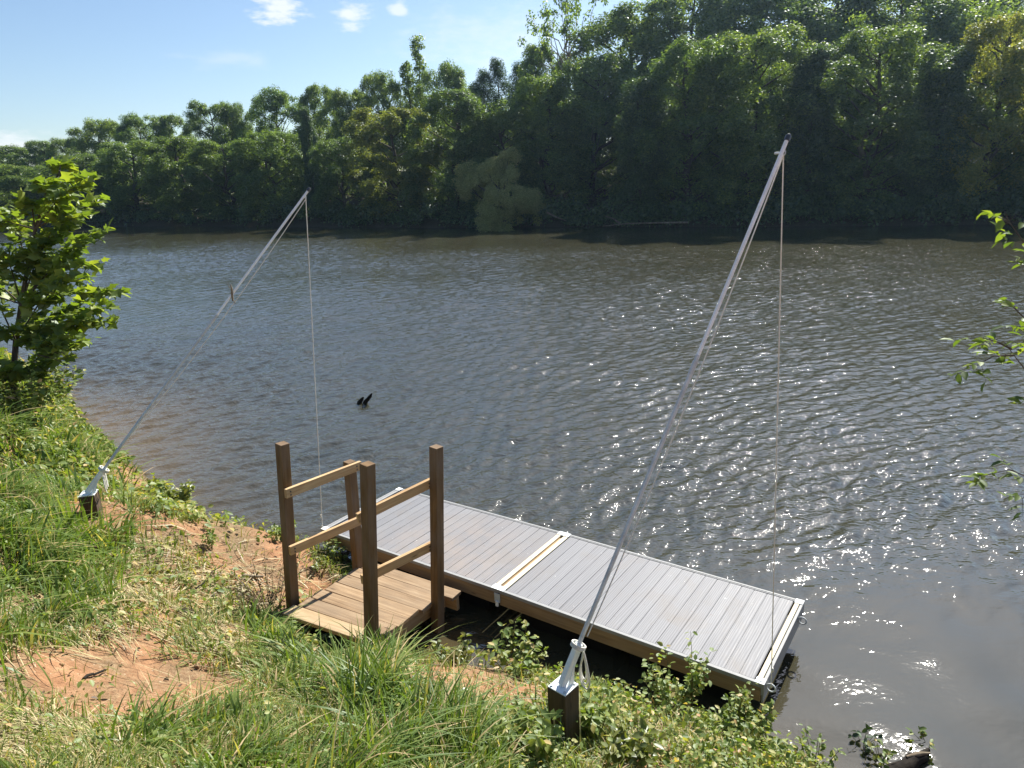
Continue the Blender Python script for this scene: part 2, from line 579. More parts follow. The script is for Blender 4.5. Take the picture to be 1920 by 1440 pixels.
def near_profile(d):
    return np.where(d < 0, np.maximum(0.55 * d, -1.6),
                    np.where(d < 0.3, 0.7 * d, np.where(d < 4.2, 0.21 + 0.53 * (d - 0.3), 2.28 + 0.06 * (d - 4.2))))


CTRL = [(0.22, 3.6, 0.71), (-4.0, 6.15, 1.15), (-1.8, 5.25, 0.22), (-2.25, 5.75, 0.26), (-1.28, 5.2, 0.12), (-1.5, 5.7, 0.0), (-1.0, 5.4, -0.02),
        (-3.07, 6.9, 0.47), (-2.49, 6.5, 0.30), (-2.5, 3.6, 1.2), (-0.36, 4.0, 0.78), (0, 0, 2.43), (0.9, 4.0, 0.42), (1.5, 3.6, 0.36), (-2.7, 5.0, 0.75), (-1.3, 4.5, 0.55),
        (-3.4, 5.4, 1.02), (-6, 8, 1.3), (-2.05, 6.5, 0.17), (-1.9, 6.8, 0.07)]
_c = np.array(CTRL)
_cd = near_profile(sdist(_c[:, :2], NEAR_SHORE, False))
_A = np.exp(-(np.linalg.norm(_c[:, None, :2] - _c[None, :, :2], axis=2) / 0.9) ** 2)
_w = np.linalg.solve(_A + 0.05 * np.eye(len(_c)), _c[:, 2] - _cd)


def ground_h(x, y, fine=True):
    x, y = np.asarray(x, float), np.asarray(y, float)
    P = np.stack([x, y], 1)
    dn = sdist(P, NEAR_SHORE, False)
    h = near_profile(dn)
    near = (np.abs(x) < 12) & (y > -4) & (y < 14)
    if near.any():
        G = np.exp(-(np.linalg.norm(P[near][:, None] - _c[None, :, :2], axis=2) / 0.9) ** 2)
        h[near] += G @ _w
    for (qx, qy, dep) in ((0.235, 3.55, 0.08), (-4.05, 6.05, 0.16)):       # trodden earth round the anchor posts
        h = h - dep * np.exp(-((x - qx) ** 2 + (y - qy) ** 2) / 0.16)
    if fine:
        k = np.clip((dn + 0.2) / 0.6, 0, 1)
        h = h + k * (0.16 * vnoise(x * 1.1 + 7, y * 1.1) + 0.07 * vnoise(x * 3.1, y * 3.1 + 5) + 0.03 * vnoise(x * 8.3, y * 8.3))
    df = sdist(P, FAR_SHORE, True)
    hf = np.where(df < 0, np.maximum(0.3 * df, -1.6), np.where(df < 1.5, 0.45 * df, 0.675 + 0.12 * (df - 1.5)))
    hf = np.minimum(hf, 6) + np.where(df > 0.5, 0.5 * vnoise(x * 0.3, y * 0.3), 0)
    return np.maximum(h, hf)


def shore_d(x, y):
    return sdist(np.stack([np.atleast_1d(x), np.atleast_1d(y)], 1), NEAR_SHORE, False)


def ground_hit(px, py):
    d = ray(px, py)
    t = np.linspace(1.2, 25, 1200)
    Q = CAM[None] + d[None] * t[:, None]
    h = ground_h(Q[:, 0], Q[:, 1])
    i = np.argmax(Q[:, 2] < h)
    return np.array([Q[i, 0], Q[i, 1], h[i]])


def gz(x, y):
    return float(ground_h([x], [y])[0])


def axis(spans):
    out = []
    for a, b, s in spans:
        out.append(np.arange(a, b, s))
    return np.concatenate(out)


gx = axis([(-300, -200, 20), (-200, -60, 8), (-60, -14, 2), (-14, -6, 0.16), (-6, 4, 0.045), (4, 10, 0.3), (10, 60, 2), (60, 200, 8), (200, 301, 20)])
gy = axis([(-300, -100, 20), (-100, -10, 6), (-10, 0, 0.4), (0, 9.5, 0.045), (9.5, 20, 0.16), (20, 40, 1.5), (40, 100, 1.2), (100, 200, 6), (200, 301, 20)])
GX, GY = np.meshgrid(gx, gy)
GZ = ground_h(GX.ravel(), GY.ravel())
gverts = np.stack([GX.ravel(), GY.ravel(), GZ], 1)
nx, ny = len(gx), len(gy)
ii, jj = np.meshgrid(np.arange(nx - 1), np.arange(ny - 1))
i0 = (jj * nx + ii).ravel()
gl = np.stack([i0, i0 + 1, i0 + nx + 1, i0 + nx], 1).ravel()


def mat_ground():
    m, nt, out = new_mat("red_clay_ground")
    T = NT(nt)
    p = T.n("ShaderNodeNewGeometry").outputs["Position"]
    n1 = T.noise(p, 1.3, 5, 0.6)
    n2 = T.noise(p, 9, 6, 0.65)
    n3 = T.noise(p, 60, 4, 0.6)
    n4 = T.noise(T.mapping(p, (1, 1, 1), (0, 0, 0.6)), 24, 4, 0.7, 0.6)
    clay = T.ramp(n2, [(0.25, (0.19, 0.085, 0.042)), (0.5, (0.345, 0.175, 0.090)), (0.75, (0.44, 0.255, 0.145))])
    litter = T.ramp(n4, [(0.3, (0.085, 0.06, 0.035)), (0.55, (0.20, 0.155, 0.09)), (0.75, (0.34, 0.28, 0.17))])
    c = T.mix(T.maprange(n1, 0.42, 0.60, 0.15, 0.85), clay, litter)
    c = T.mix(T.maprange(n3, 0.58, 0.72, 0, 0.5), c, (0.12, 0.075, 0.045))
    c = T.mix(T.maprange(T.noise(p, 33, 2), 0.68, 0.74, 0, 0.6), c, (0.52, 0.43, 0.30))
    sx = T.n("ShaderNodeSeparateXYZ")
    T.l(p, sx.inputs[0])
    wet = T.maprange(sx.outputs[2], 0.0, 0.16, 1, 0, True)
    c = T.mix(T.math('MULTIPLY', wet, 0.7), c, (0.085, 0.055, 0.032))
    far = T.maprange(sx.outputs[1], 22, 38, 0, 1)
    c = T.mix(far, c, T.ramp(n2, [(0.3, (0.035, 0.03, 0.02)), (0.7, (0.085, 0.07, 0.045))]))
    h = T.math('ADD', T.math('MULTIPLY', n3, 0.5), T.math('ADD', n2, T.math('MULTIPLY', n4, 0.6)))
    principled(T, out, c, 0.95, T.bump(h, 0.9, 0.03), spec=0.15)
    return m


ground = link("ground", np_mesh("ground", gverts, gl, 4, mat_ground(), True))
tag(ground, kind="structure")


def mat_water():
    m, nt, out = new_mat("river_water")
    T = NT(nt)
    p = T.n("ShaderNodeNewGeometry").outputs["Position"]
    # only the finest ripples are bump; the waves themselves are geometry
    b = T.noise(T.mapping(p, (4.2, 7.5, 1), (0, 0, R(-32)), (3, 1, 0)), 1.0, 3, 0.55, 0.5)
    c_ = T.noise(T.mapping(p, (12, 19, 1), (0, 0, R(-20)), (1, 7, 0)), 1.0, 2, 0.5, 0.4)
    amp = T.n("ShaderNodeAttribute", attribute_name="lee").outputs["Fac"]
    h = T.math('ADD', T.math('MULTIPLY', b, 0.022), T.math('MULTIPLY', c_, 0.0078))
    h = T.math('MULTIPLY', h, T.math('MULTIPLY_ADD', amp, 0.85, 0.15))
    nrm = T.bump(h, 1.0, 1.0)
    att = T.n("ShaderNodeAttribute", attribute_name="shallow").outputs["Fac"]
    silt = T.noise(p, 0.8, 3, 0.5)
    murk = T.mix(T.maprange(silt, 0.3, 0.7, 0, 1), (0.036, 0.036, 0.022), (0.048, 0.044, 0.026))
    murk = T.mix(att, murk, (0.125, 0.086, 0.035))
    pb = principled(T, out, murk, 0.02, nrm, spec=0.5)
    pb.inputs["IOR"].default_value = 1.95
    return m


# polar grid round the bank so that wave facets stay fine where they are near
fine0, fine1, dth = R(-52), R(54), 0.0017
th = np.concatenate([np.arange(fine0, fine1, dth), np.arange(fine1, fine0 + 2 * math.pi, R(4))])
rr = [1.6]
while rr[-1] < 78:
    rr.append(rr[-1] + 0.026 + 0.0012 * rr[-1])
while rr[-1] < 270:
    rr.append(rr[-1] * 1.07)
rr = np.array(rr)
TT, RR = np.meshgrid(th, rr)
wx_, wy_ = (RR * np.sin(TT)).ravel(), (RR * np.cos(TT)).ravel()
fine_mask = ((TT >= fine0) & (TT <= fine1)).ravel() * 1.0
step = np.maximum(RR * dth * 0.8, 0.026 + 0.0012 * RR).ravel()
wz = np.zeros(len(wx_))
wr = np.random.default_rng(5)
lee = np.clip((np.hypot((wx_ - 3.4) / 1.25, wy_ - 4.0) - 1.0) / 3.4, 0, 1)
lee = lee * lee * (3 - 2 * lee)
lee_d = np.clip((np.hypot(wx_ - 0.6, wy_ - 5.0) - 0.6) / 1.4, 0.15, 1)      # still water between dock and bank
lee = lee * lee_d
gust = np.clip(0.9 + 1.0 * vnoise(wx_ * 0.07 + 3, wy_ * 0.13) + 0.35 * vnoise(wx_ * 0.3, wy_ * 0.42 + 9), 0.35, 1.5)
sd_near = -sdist(np.stack([wx_, wy_], 1), NEAR_SHORE, False)
far_calm = np.clip(-sdist(np.stack([wx_, wy_], 1), FAR_SHORE, True) / 4.0, 0.7, 1)
for i in range(84):
    lam = 0.11 * (1.05 / 0.11) ** wr.random()
    ang = R(122) + wr.normal(0, 0.30) + (R(40) if i % 5 == 0 else 0)
    sl_ = 0.033 * wr.uniform(0.6, 1.3) * (1.6 if 0.18 < lam < 0.48 else 0.9 if lam < 0.2 else 0.42)
    kx, ky = math.cos(ang) * 2 * math.pi / lam, math.sin(ang) * 2 * math.pi / lam
    ph = kx * wx_ + ky * wy_ + wr.uniform(0, 6.28)
    grp = 0.7 + 1.2 * vnoise(wx_ * 0.5 / lam ** 0.5 + 13 * i, wy_ * 0.5 / lam ** 0.5 + 7 * i)     # short crests come and go
    att = np.clip(lam / (2.4 * step) - 0.4, 0, 1)
    keep_ = lee if lam < 0.6 else (0.25 + 0.75 * lee)
    wz += sl_ * lam / (2 * math.pi) * (np.sin(ph) + 0.18 * np.cos(2 * ph)) * grp * att * keep_
# slow swirls in the sheltered corner
for i in range(10):
    lam = wr.uniform(0.5, 1.3)
    ang = wr.uniform(0, 6.28)
    wz += 0.011 * lam / 6.28 * np.sin((np.cos(ang) * wx_ + np.sin(ang) * wy_ + 0.25 * vnoise(wx_ * 1.5, wy_ * 1.5 + i)) * 6.28 / lam + i) * (1 - 0.7 * lee)
wz *= gust * fine_mask * far_calm
wv = np.stack([wx_, wy_, wz], 1)
nth, nr_ = len(th), len(rr)
ii, jj = np.meshgrid(np.arange(nth), np.arange(nr_ - 1))
i1 = (ii + 1) % nth
wl = np.stack([jj * nth + ii, (jj + 1) * nth + ii, (jj + 1) * nth + i1, jj * nth + i1], -1).reshape(-1)
wme = np_mesh("water", wv, wl, 4, mat_water(), True)
# a sand bar makes the left shallows wide
bar = np.exp(-((wv[:, 0] + 7.0) / 3.2) ** 2 - ((wv[:, 1] - 11.8) / 4.0) ** 2)
sh = np.clip(np.exp(-np.maximum(sd_near, 0) / (0.35 + 1.5 * bar)) * (0.35 + 0.75 * bar), 0, 1)
for nm_, arr in (("shallow", sh), ("lee", lee * gust)):
    at = wme.attributes.new(nm_, 'FLOAT', 'POINT')
    at.data.foreach_set("value", arr.astype(np.float32))
tag(link("water", wme), kind="structure")

# ------------------------------------------------------------------ floating dock
TH = -0.609
DL, DW, DZ = 2.44, 1.262, 0.36
O = np.array([-0.204, 5.776, DZ])
UA = np.array([math.cos(TH), math.sin(TH), 0.0])
UB = np.array([-math.sin(TH), math.cos(TH), 0.0])
UZ = np.array([0, 0, 1.0])
dock = empty("floating_dock", O - UZ * DZ, "long grey floating dock of two hinged sections with pale batten joint", "dock")


def dock_section(sign, drop):
    a = UA * sign * math.sqrt(1 - (drop / DL) ** 2) + UZ * (drop / DL)
    n = np.cross(a, UB)
    n = n if n[2] > 0 else -n

    def W(u, v, w):
        return O + a * u + UB * v + n * w
    mb = MB()
    u0, u1 = 0.075, DL - 0.085
    nb = 20
    pitch = (u1 - u0) / nb
    for k in range(nb):
        u = u0 + k * pitch
        lift = random.uniform(-0.0012, 0.0012)
        mb.box(W(u + 0.0022, 0.034, -0.026 + lift), UB * (DW - 0.068), a * (pitch - 0.0044), n * 0.024)
    bd = mb.build("deck_boards", COMPOSITE, dock, bevel=0.003)
    # single sheet added under the boards to block sun through their gaps
    mb = MB()
    mb.box(W(u0, 0.036, -0.018), UB * (DW - 0.072), a * (u1 - u0), n * 0.010)
    mb.build("sun_block_sheet", COMPOSITE, dock)
    # perimeter frame timbers
    mb = MB()
    mb.box(W(0.02, 0.004, -0.160), a * (DL - 0.045), UB * 0.034, n * 0.150)
    mb.box(W(0.02, DW - 0.038, -0.160), a * (DL - 0.045), UB * 0.034, n * 0.150)
    mb.build("side_beam", WOOD_FASCIA, dock, bevel=0.003)
    mb = MB()
    for u in np.linspace(0.3, DL - 0.3, 4):
        mb.box(W(u, 0.04, -0.165), UB * (DW - 0.08), a * 0.04, n * 0.135)
    mb.build("cross_beam", WOOD_FASCIA, dock)
    # thin light trims along both long edges, with a groove
    for v, wd in ((-0.004, 0.022), (0.019, 0.012), (DW - 0.017, 0.022), (DW - 0.031, 0.012)):
        mb = MB()
        mb.box(W(0.0, v, -0.030), a * (DL - 0.002), UB * wd, n * (0.034 if wd > 0.02 else 0.031))
        mb.build("edge_trim", ALU, dock, bevel=0.002)
    # pale batten at the joint end
    mb = MB()
    mb.box(W(0.018, 0.03, -0.03), UB * (DW - 0.06), a * 0.05, n * 0.034)
    mb.build("joint_batten", WOOD_CREAM, dock, bevel=0.002)
    # outer end: cream batten, light metal cap, groove
    mb = MB()
    mb.box(W(DL - 0.068, 0.03, -0.03), UB * (DW - 0.06), a * 0.038, n * 0.035)
    mb.build("end_batten", WOOD_CREAM if sign > 0 else ALU, dock, bevel=0.002)
    mb = MB()
    mb.box(W(DL - 0.024, 0.0, -0.095), UB * DW, a * 0.024, n * 0.099)
    mb.box(W(DL - 0.018, 0.01, -0.165), UB * (DW - 0.02), a * 0.014, n * 0.066)
    mb.build("end_cap", ALU, dock, bevel=0.002)
    # corner plates with a bolt
    for v in (-0.006, DW - 0.064):
        for u in (DL - 0.072, 0.0):
            mb = MB()
            mb.box(W(u, v, 0.0052), a * 0.07, UB * 0.07, n * 0.004)
            cp = mb.build("corner_plate", METAL_WHITE, dock, bevel=0.001)
            mb = MB()
            c0 = W(u + 0.035, v + 0.035, 0.009)
            mb.tube([c0, c0 + n * 0.004], 0.013, 12)
            mb.build("bolt", METAL_GALV, cp)
    # floats
    for u in ((0.22, 1.28) if sign > 0 else (0.2, 1.2)):
        mb = MB()
        mb.box(W(u, 0.12, -0.50), a * 0.95, UB * (DW - 0.24), n * 0.33)
        mb.build("float", BLACK_PLASTIC, dock, bevel=0.03)
    return W


WR = dock_section(1, 0.0)
WL = dock_section(-1, -0.032)
# batten strip in the joint, and hinge brackets on the side
mb = MB()
mb.box(WR(-0.016, 0.03, -0.04), UB * (DW - 0.06), UA * 0.032, UZ * 0.025)
mb.build("joint_strip", WOOD_FASCIA, dock)
for v, dv in ((-0.012, -1), (DW + 0.002, 1)):
    mb = MB()
    mb.box(WR(-0.032, v, -0.125), UA * 0.064, UB * 0.008, UZ * 0.09)
    br = mb.build("hinge_bracket", METAL_GALV, dock, bevel=0.002)
    mb = MB()
    mb.box(WR(-0.008, v + (-0.018 if dv < 0 else 0.008), -0.16), UA * 0.028, UB * 0.018, UZ * 0.055)
    mb.build("hinge_tab", METAL_WHITE, br, bevel=0.002)


def ring(center, axis_dir, up, r=0.032, t=0.0065):
    mb = MB()
    a = np.array(axis_dir, float)
    u = np.array(up, float)
    pts = [np.array(center) + r * (math.cos(q) * a + math.sin(q) * u) for q in np.linspace(0, 2 * math.pi, 21)]
    mb.tube(pts, t, 8, cap=False)
    mb.tube([np.array(center) - a * (r + 0.05), np.array(center) - a * r], 0.007, 8)
    return mb


RING_R = WR(DL + 0.035, 0.055, -0.045)
RING_R2 = WR(DL + 0.035, DW - 0.22, -0.05)
RING_L = WL(DL + 0.035, 0.05, -0.03)
ring(RING_R, UA, UZ).build("ring_bolt", METAL_GALV, dock, True)
ring(RING_R2, UA, UZ).build("ring_bolt", METAL_GALV, dock, True)
ring(RING_L, -UA, UZ).build("ring_bolt", METAL_GALV, dock, True)

# ------------------------------------------------------------------ wooden landing
FL, BL = atz(533, 1152, 0.36), atz(692, 1051, 0.275)
FR, BR = atz(694, 1206, 0.36), atz(850, 1103, 0.275)
land = empty("wooden_landing", (float(FL[0] + BR[0]) / 2, float(FL[1] + BR[1]) / 2, 0.0),
             "brown plank landing with four square posts and low side rails", "landing")
nb = 7
t_edges = np.linspace(0, 1, nb + 1)
mb, mp = MB(), MB()
for k in range(nb):
    t0, t1 = t_edges[k] + 0.009, t_edges[k + 1] - 0.009
    l0, l1 = FL + (BL - FL) * t0, FL + (BL - FL) * t1
    r0, r1 = FR + (BR - FR) * t0, FR + (BR - FR) * t1
    A, B = (l0 + l1) / 2, (r0 + r1) / 2
    ax = (B - A) / np.linalg.norm(B - A)
    A = A - ax * random.uniform(-0.005, 0.02)
    B = B + ax * (random.uniform(-0.012, 0.02) if k < nb - 1 else 0.10)
    if k == 0:
        A = A - ax * 0.03
    across = np.cross([0, 0, 1], ax)
    w = abs((l1 - l0) @ across)
    (mp if k == 0 else mb).prism(A - UZ * 0.019, B - UZ * 0.019, across, UZ, w, 0.038)
mb.build("deck_planks", WOOD_DECK, land, bevel=0.005)
tag(mp.build("front_plank", WOOD_PALE, land, bevel=0.005), "pale yellow newer plank at the bank end")
mb = MB()
for f0 in (0.06, 0.94):
    A = FL + (FR - FL) * f0
    B = BL + (BR - BL) * f0
    A2 = A + (B - A) * 0.03
    B2 = A + (B - A) * 0.97
    mb.prism(A2 - UZ * 0.112, B2 - UZ * 0.112, np.cross(B - A, UZ), UZ, 0.038, 0.14)
mb.build("stringer", WOOD_FASCIA, land, bevel=0.003)
mb = MB()
A, B = BL + (FL - BL) * 0.05, BR + (FR - BR) * 0.05
mb.prism(A - UZ * 0.112, B + (B - A) / np.linalg.norm(B - A) * 0.09 - UZ * 0.112, np.cross(B - A, UZ), UZ, 0.04, 0.14)
mb.build("end_beam", WOOD_RAIL, land, bevel=0.003)

E1 = (FR - FL) / np.linalg.norm(FR - FL)
E1[2] = 0
E1 /= np.linalg.norm(E1)
POSTS = {}


def landing_post(key, base_px, top_px, y, zlow, yaw):
    B, Tp = aty(*base_px, y), aty(*top_px, y)
    ax = (Tp - B) / (Tp[2] - B[2])
    low = B + ax * (zlow - B[2])
    side = np.array([math.cos(yaw), math.sin(yaw), 0])
    mb = MB()
    mb.prism(low, Tp, side, np.cross(UZ, side), 0.089, 0.089)
    POSTS[key] = (B, ax)
    return mb.build("post", WOOD_POST, land, bevel=0.004)


YAW = R(-40)
landing_post("LF", (548, 1118), (529, 831), 5.78, -0.15, YAW)
landing_post("F", (697, 1195), (689, 869), 5.14, -0.25, YAW)
landing_post("RB", (820.5, 1128), (818, 837), 5.70, -0.7, YAW)
landing_post("LB", (672, 1062), (655, 865), 6.42, -0.5, YAW)


def rail(p0, y0, p1, y1, mat=WOOD_RAIL, label=None):
    A, B = aty(*p0, y0), aty(*p1, y1)
    mb = MB()
    d = B - A
    mb.prism(A, B, np.cross(d, UZ), UZ, 0.036, 0.086)
    o = mb.build("rail", mat, land, bevel=0.003)
    # bolts
    for t in (0.05, 0.93):
        P = A + d * t
        nrm = np.cross(d, UZ)
        nrm /= np.linalg.norm(nrm)
        mbb = MB()
        for dz in (0.012, -0.02):
            mbb.tube([P + UZ * dz + nrm * 0.016, P + UZ * dz + nrm * 0.0215], 0.008, 8)
        mbb.build("bolt", METAL_DARK, o)
    return o


rail((535, 926), 5.70, (676, 872), 6.35)
rail((543, 1033), 5.70, (690, 969), 6.36)
rail((670, 972), 5.23, (812, 903), 5.74)
rail((678, 1087), 5.23, (812, 1022), 5.74)

# ------------------------------------------------------------------ hoist poles and ropes


def hoist_pole(block_top_px, y, block_h, yaw, tip, joint_px, label, knot_side):
    Pb = aty(*block_top_px, y)
    base = np.array([Pb[0], Pb[1], gz(Pb[0], Pb[1])])
    root = empty("hoist_pole", base, label, "pole", "poles that hold the floating dock")
    side = np.array([math.cos(yaw), math.sin(yaw), 0])
    fw = np.cross(UZ, side)
    mb = MB()
    mb.prism((Pb[0], Pb[1], Pb[2] - block_h - 0.25), Pb, side, fw, 0.14, 0.14)
    mb.build("anchor_post", WOOD_BLOCK, root, bevel=0.006)
    mb = MB()
    mb.prism(Pb + UZ * 0.002, Pb + UZ * 0.010, side, fw, 0.135, 0.135)
    pl = mb.build("base_plate", METAL_WHITE, root, bevel=0.002)
    for sx in (-1, 1):
        for sy in (-1, 1):
            c = Pb + side * 0.05 * sx + fw * 0.05 * sy + UZ * 0.010
            m2 = MB()
            m2.tube([c, c + UZ * 0.007], 0.009, 6)
            m2.build("bolt", METAL_GALV, pl)
    tip = np.array(tip)
    foot = Pb + UZ * 0.03
    ax = tip - foot
    L = np.linalg.norm(ax)
    ax /= L
    # socket: flat sided sleeve with a gusset
    sd_ = np.cross(ax, UZ)
    sd_ /= np.linalg.norm(sd_)
    mb = MB()
    mb.prism(foot - ax * 0.02, foot + ax * 0.24, sd_, np.cross(sd_, ax), 0.042, 0.042)
    mb.build("socket", METAL_WHITE, root, bevel=0.004)
    up2 = np.cross(sd_, ax)
    mb = MB()
    g0 = foot + UZ * -0.018
    hor = ax * (1, 1, 0)
    hor /= np.linalg.norm(hor)
    for s in (-0.022, 0.022):
        q = [g0 + hor * 0.02, g0 + hor * 0.062, foot + ax * 0.15 - UZ * 0.015]
        th = sd_ * 0.004
        A3 = [p + sd_ * s - th for p in q]
        B3 = [p + sd_ * s + th for p in q]
        i = len(mb.v)
        mb.v += [tuple(p) for p in A3 + B3]
        mb.f += [(i, i + 1, i + 2), (i + 5, i + 4, i + 3), (i, i + 3, i + 4, i + 1), (i + 1, i + 4, i + 5, i + 2), (i + 2, i + 5, i + 3, i)]
        mb.uv += [(0, 0)] * 18
    mb.build("gusset", METAL_WHITE, root)
    # joint position: point of the axis nearest the pixel
    best = min(np.linspace(0.1, 0.9, 400), key=lambda t: abs(project((foot + (tip - foot) * t)[None])[1][0] - joint_px[1]))
    J = foot + (tip - foot) * best
    mb = MB()
    mb.tube([foot + ax * 0.2, J + ax * 0.05], 0.0136, 16)
    mb.build("lower_tube", METAL_GALV, root, True)
    mb = MB()
    mb.tube([J - ax * 0.06, tip], 0.0120, 16)
    mb.build("upper_tube", METAL_WHITE, root, True)
    mb = MB()
    mb.tube([J - ax * 0.08, J + ax * 0.01], 0.0162, 16)
    mb.build("collar", METAL_GALV, root, True)
    mb = MB()
    mb.tube([foot + ax * 0.235, foot + ax * 0.258], 0.025, 16)
    mb.build("clamp", METAL_GALV, root, True)
    mb = MB()
    mb.tube([tip - ax * 0.01, tip + ax * 0.02, tip + ax * 0.032], [0.0175, 0.0175, 0.009], 14)
    mb.build("end_cap", METAL_DARK, root, True)
    # eye under the tip that carries the rope
    eye = tip - ax * 0.05 - UZ * 0.032
    m2 = ring(eye, sd_, UZ, 0.014, 0.004)
    m2.build("rope_eye", METAL_GALV, root, True)
    return root, foot, ax, eye, sd_


def rope_between(pts, sag, n=28, r=0.0058):
    out = []
    for (a, b), s in zip(zip(pts[:-1], pts[1:]), sag):
        a, b = np.array(a, float), np.array(b, float)
        for t in np.linspace(0, 1, n):
            out.append(a + (b - a) * t - UZ * s * 4 * t * (1 - t))
    return out


def rope(eye, ring_at, foot, ax, sd_, label, off):
    root = empty("rope", ring_at, label, "rope", "ropes from the poles to the dock")
    mb = MB()
    cleat = foot + ax * 0.33 + sd_ * off
    # standing part: eye to ring, and the return down the pole
    mb.tube(rope_between([eye - UZ * 0.012, ring_at + UZ * 0.03], [0.0]), 0.0040, 8)
    mb.build("hanging_line", ROPE, root, True)
    mb = MB()
    mb.tube(rope_between([eye - UZ * 0.012, cleat], [0.075], 40), 0.0040, 8)
    mb.build("return_line", ROPE, root, True)
    # knot above the ring
    k = ring_at + UZ * 0.16
    mb = MB()
    mb.tube([k - UZ * 0.018, k - UZ * 0.008, k + UZ * 0.008, k + UZ * 0.018], [0.006, 0.011, 0.011, 0.006], 10)
    mb.build("knot", ROPE, root, True)
    mb = MB()
    q = ring_at + UZ * 0.02
    mb.tube([q - UZ * 0.016, q, q + UZ * 0.02], [0.008, 0.014, 0.007], 10)
    mb.build("knot", ROPE, root, True)
    # coils hanging round the socket
    mb = MB()
    c0 = foot + ax * 0.245
    e2 = np.cross(sd_, ax)
    for kk in range(3):
        pts = [c0 + ax * (0.01 * kk - 0.01) + (sd_ * math.cos(q_) + e2 * math.sin(q_)) * 0.044 for q_ in np.linspace(0, 6.3, 22)]
        mb.tube(pts, 0.0055, 6, False)
    for kk in range(3):
        w_ = 0.028 + 0.012 * kk
        pts = []
        for t in np.linspace(0, 1, 20):
            pts.append(c0 + sd_ * (off * 1.4 + 0.02 * kk + w_ * math.sin(t * 6.28)) + e2 * 0.012 * kk - UZ * (0.20 + 0.02 * kk) * math.sin(math.pi * t))
        mb.tube(pts, 0.0055, 6, False)
    mb.build("coil", ROPE, root, True)
    return root


tipR = aty(1476, 261, RING_R[1])
tipL = aty(578, 357, RING_L[1])
rootR, footR, axR, eyeR, sdR = hoist_pole((1056, 1287), 3.62, 0.33, R(-42), tipR, (1287, 680),
                                          "tall white hoist pole on a dark wooden stub among leafy weeds, nearer pole", 1)
rootL, footL, axL, eyeL, sdL = hoist_pole((166, 926), 6.15, 0.2, R(14), tipL, (376, 598),
                                          "slender grey hoist pole on a dark wooden stub at the far grassy bank", 1)
rope(eyeR, RING_R, footR, axR, sdR, "white rope hanging from the nearer pole to the open end of the dock", 0.04)
rope(eyeL, RING_L, footL, axL, sdL, "white rope hanging from the farther pole to the dock corner behind the landing", -0.04)
# dry twig caught on the farther pole
tw = footL + (tipL - footL) * 0.632
mb = MB()
mb.tube([tw - UZ * 0.05, tw + UZ * 0.05, tw + UZ * 0.15 + UA * 0.012, tw + UZ * 0.22], [0.010, 0.014, 0.012, 0.003], 6)
mb.tube([tw + UZ * 0.12, tw + UZ * 0.18 - UA * 0.04, tw + UZ * 0.24 - UA * 0.06], [0.005, 0.004, 0.002], 5)
mb.tube([tw - UZ * 0.02, tw - UZ * 0.08 + UA * 0.04, tw - UZ * 0.11 + UA * 0.03], [0.006, 0.005, 0.003], 5)
mb.v = [tuple(tw + np.array([0.03, 0, 0]) + (np.array(q_) - tw) * np.array([0.8, 0.8, 0.62])) for q_ in mb.v]
tag(mb.build("twig", DEADWOOD), "short dry twig caught halfway up the farther pole", "twig")

# ------------------------------------------------------------------ near vegetation


def ell(px, py, cx, cy, rx, ry, ang=0):
    a = R(ang)
    dx, dy = px - cx, py - cy
    u = (dx * math.cos(a) + dy * math.sin(a)) / rx
    v = (-dx * math.sin(a) + dy * math.cos(a)) / ry
    return np.clip(1.6 - 1.3 * np.sqrt(u * u + v * v), 0, 1)


BARE = [(185, 968, 70, 38, 0), (190, 1283, 290, 72, 2), (455, 1030, 125, 62, 22), (575, 1092, 70, 45, 30), (885, 1272, 150, 60, 12), (248, 893, 50, 22, 10), (350, 990, 60, 16, 8),
        (1245, 1322, 70, 26, 10), (620, 1232, 42, 26, 0), (60, 1135, 80, 20, -10), (520, 1120, 45, 40, 0)]
TALL = [(735, 1405, 290, 105, 5), (590, 1240, 120, 70, 30), (440, 1420, 200, 70, 0), (745, 1230, 60, 50, 0)]
TALLL = [(30, 980, 190, 330, 8), (20, 780, 110, 160, 20)]
COVER = [(1300, 1370, 330, 130, 22), (1120, 1230, 260, 45, 10), (300, 860, 260, 90, 38), (480, 985, 130, 40, 15), (130, 790, 160, 120, 35), (620, 1180, 80, 50, 25), (1030, 1410, 100, 70, 0),
         (700, 1290, 100, 40, 0), (930, 1215, 90, 25, 10)]
DRY = [(330, 1130, 330, 130, 0), (250, 1400, 420, 120, 0), (1180, 1330, 200, 70, 10), (420, 1200, 200, 60, 0)]


def mask(lst, px, py):
    m = np.zeros(len(px))
    for e in lst:
        m = np.maximum(m, ell(px, py, *e))
    return m


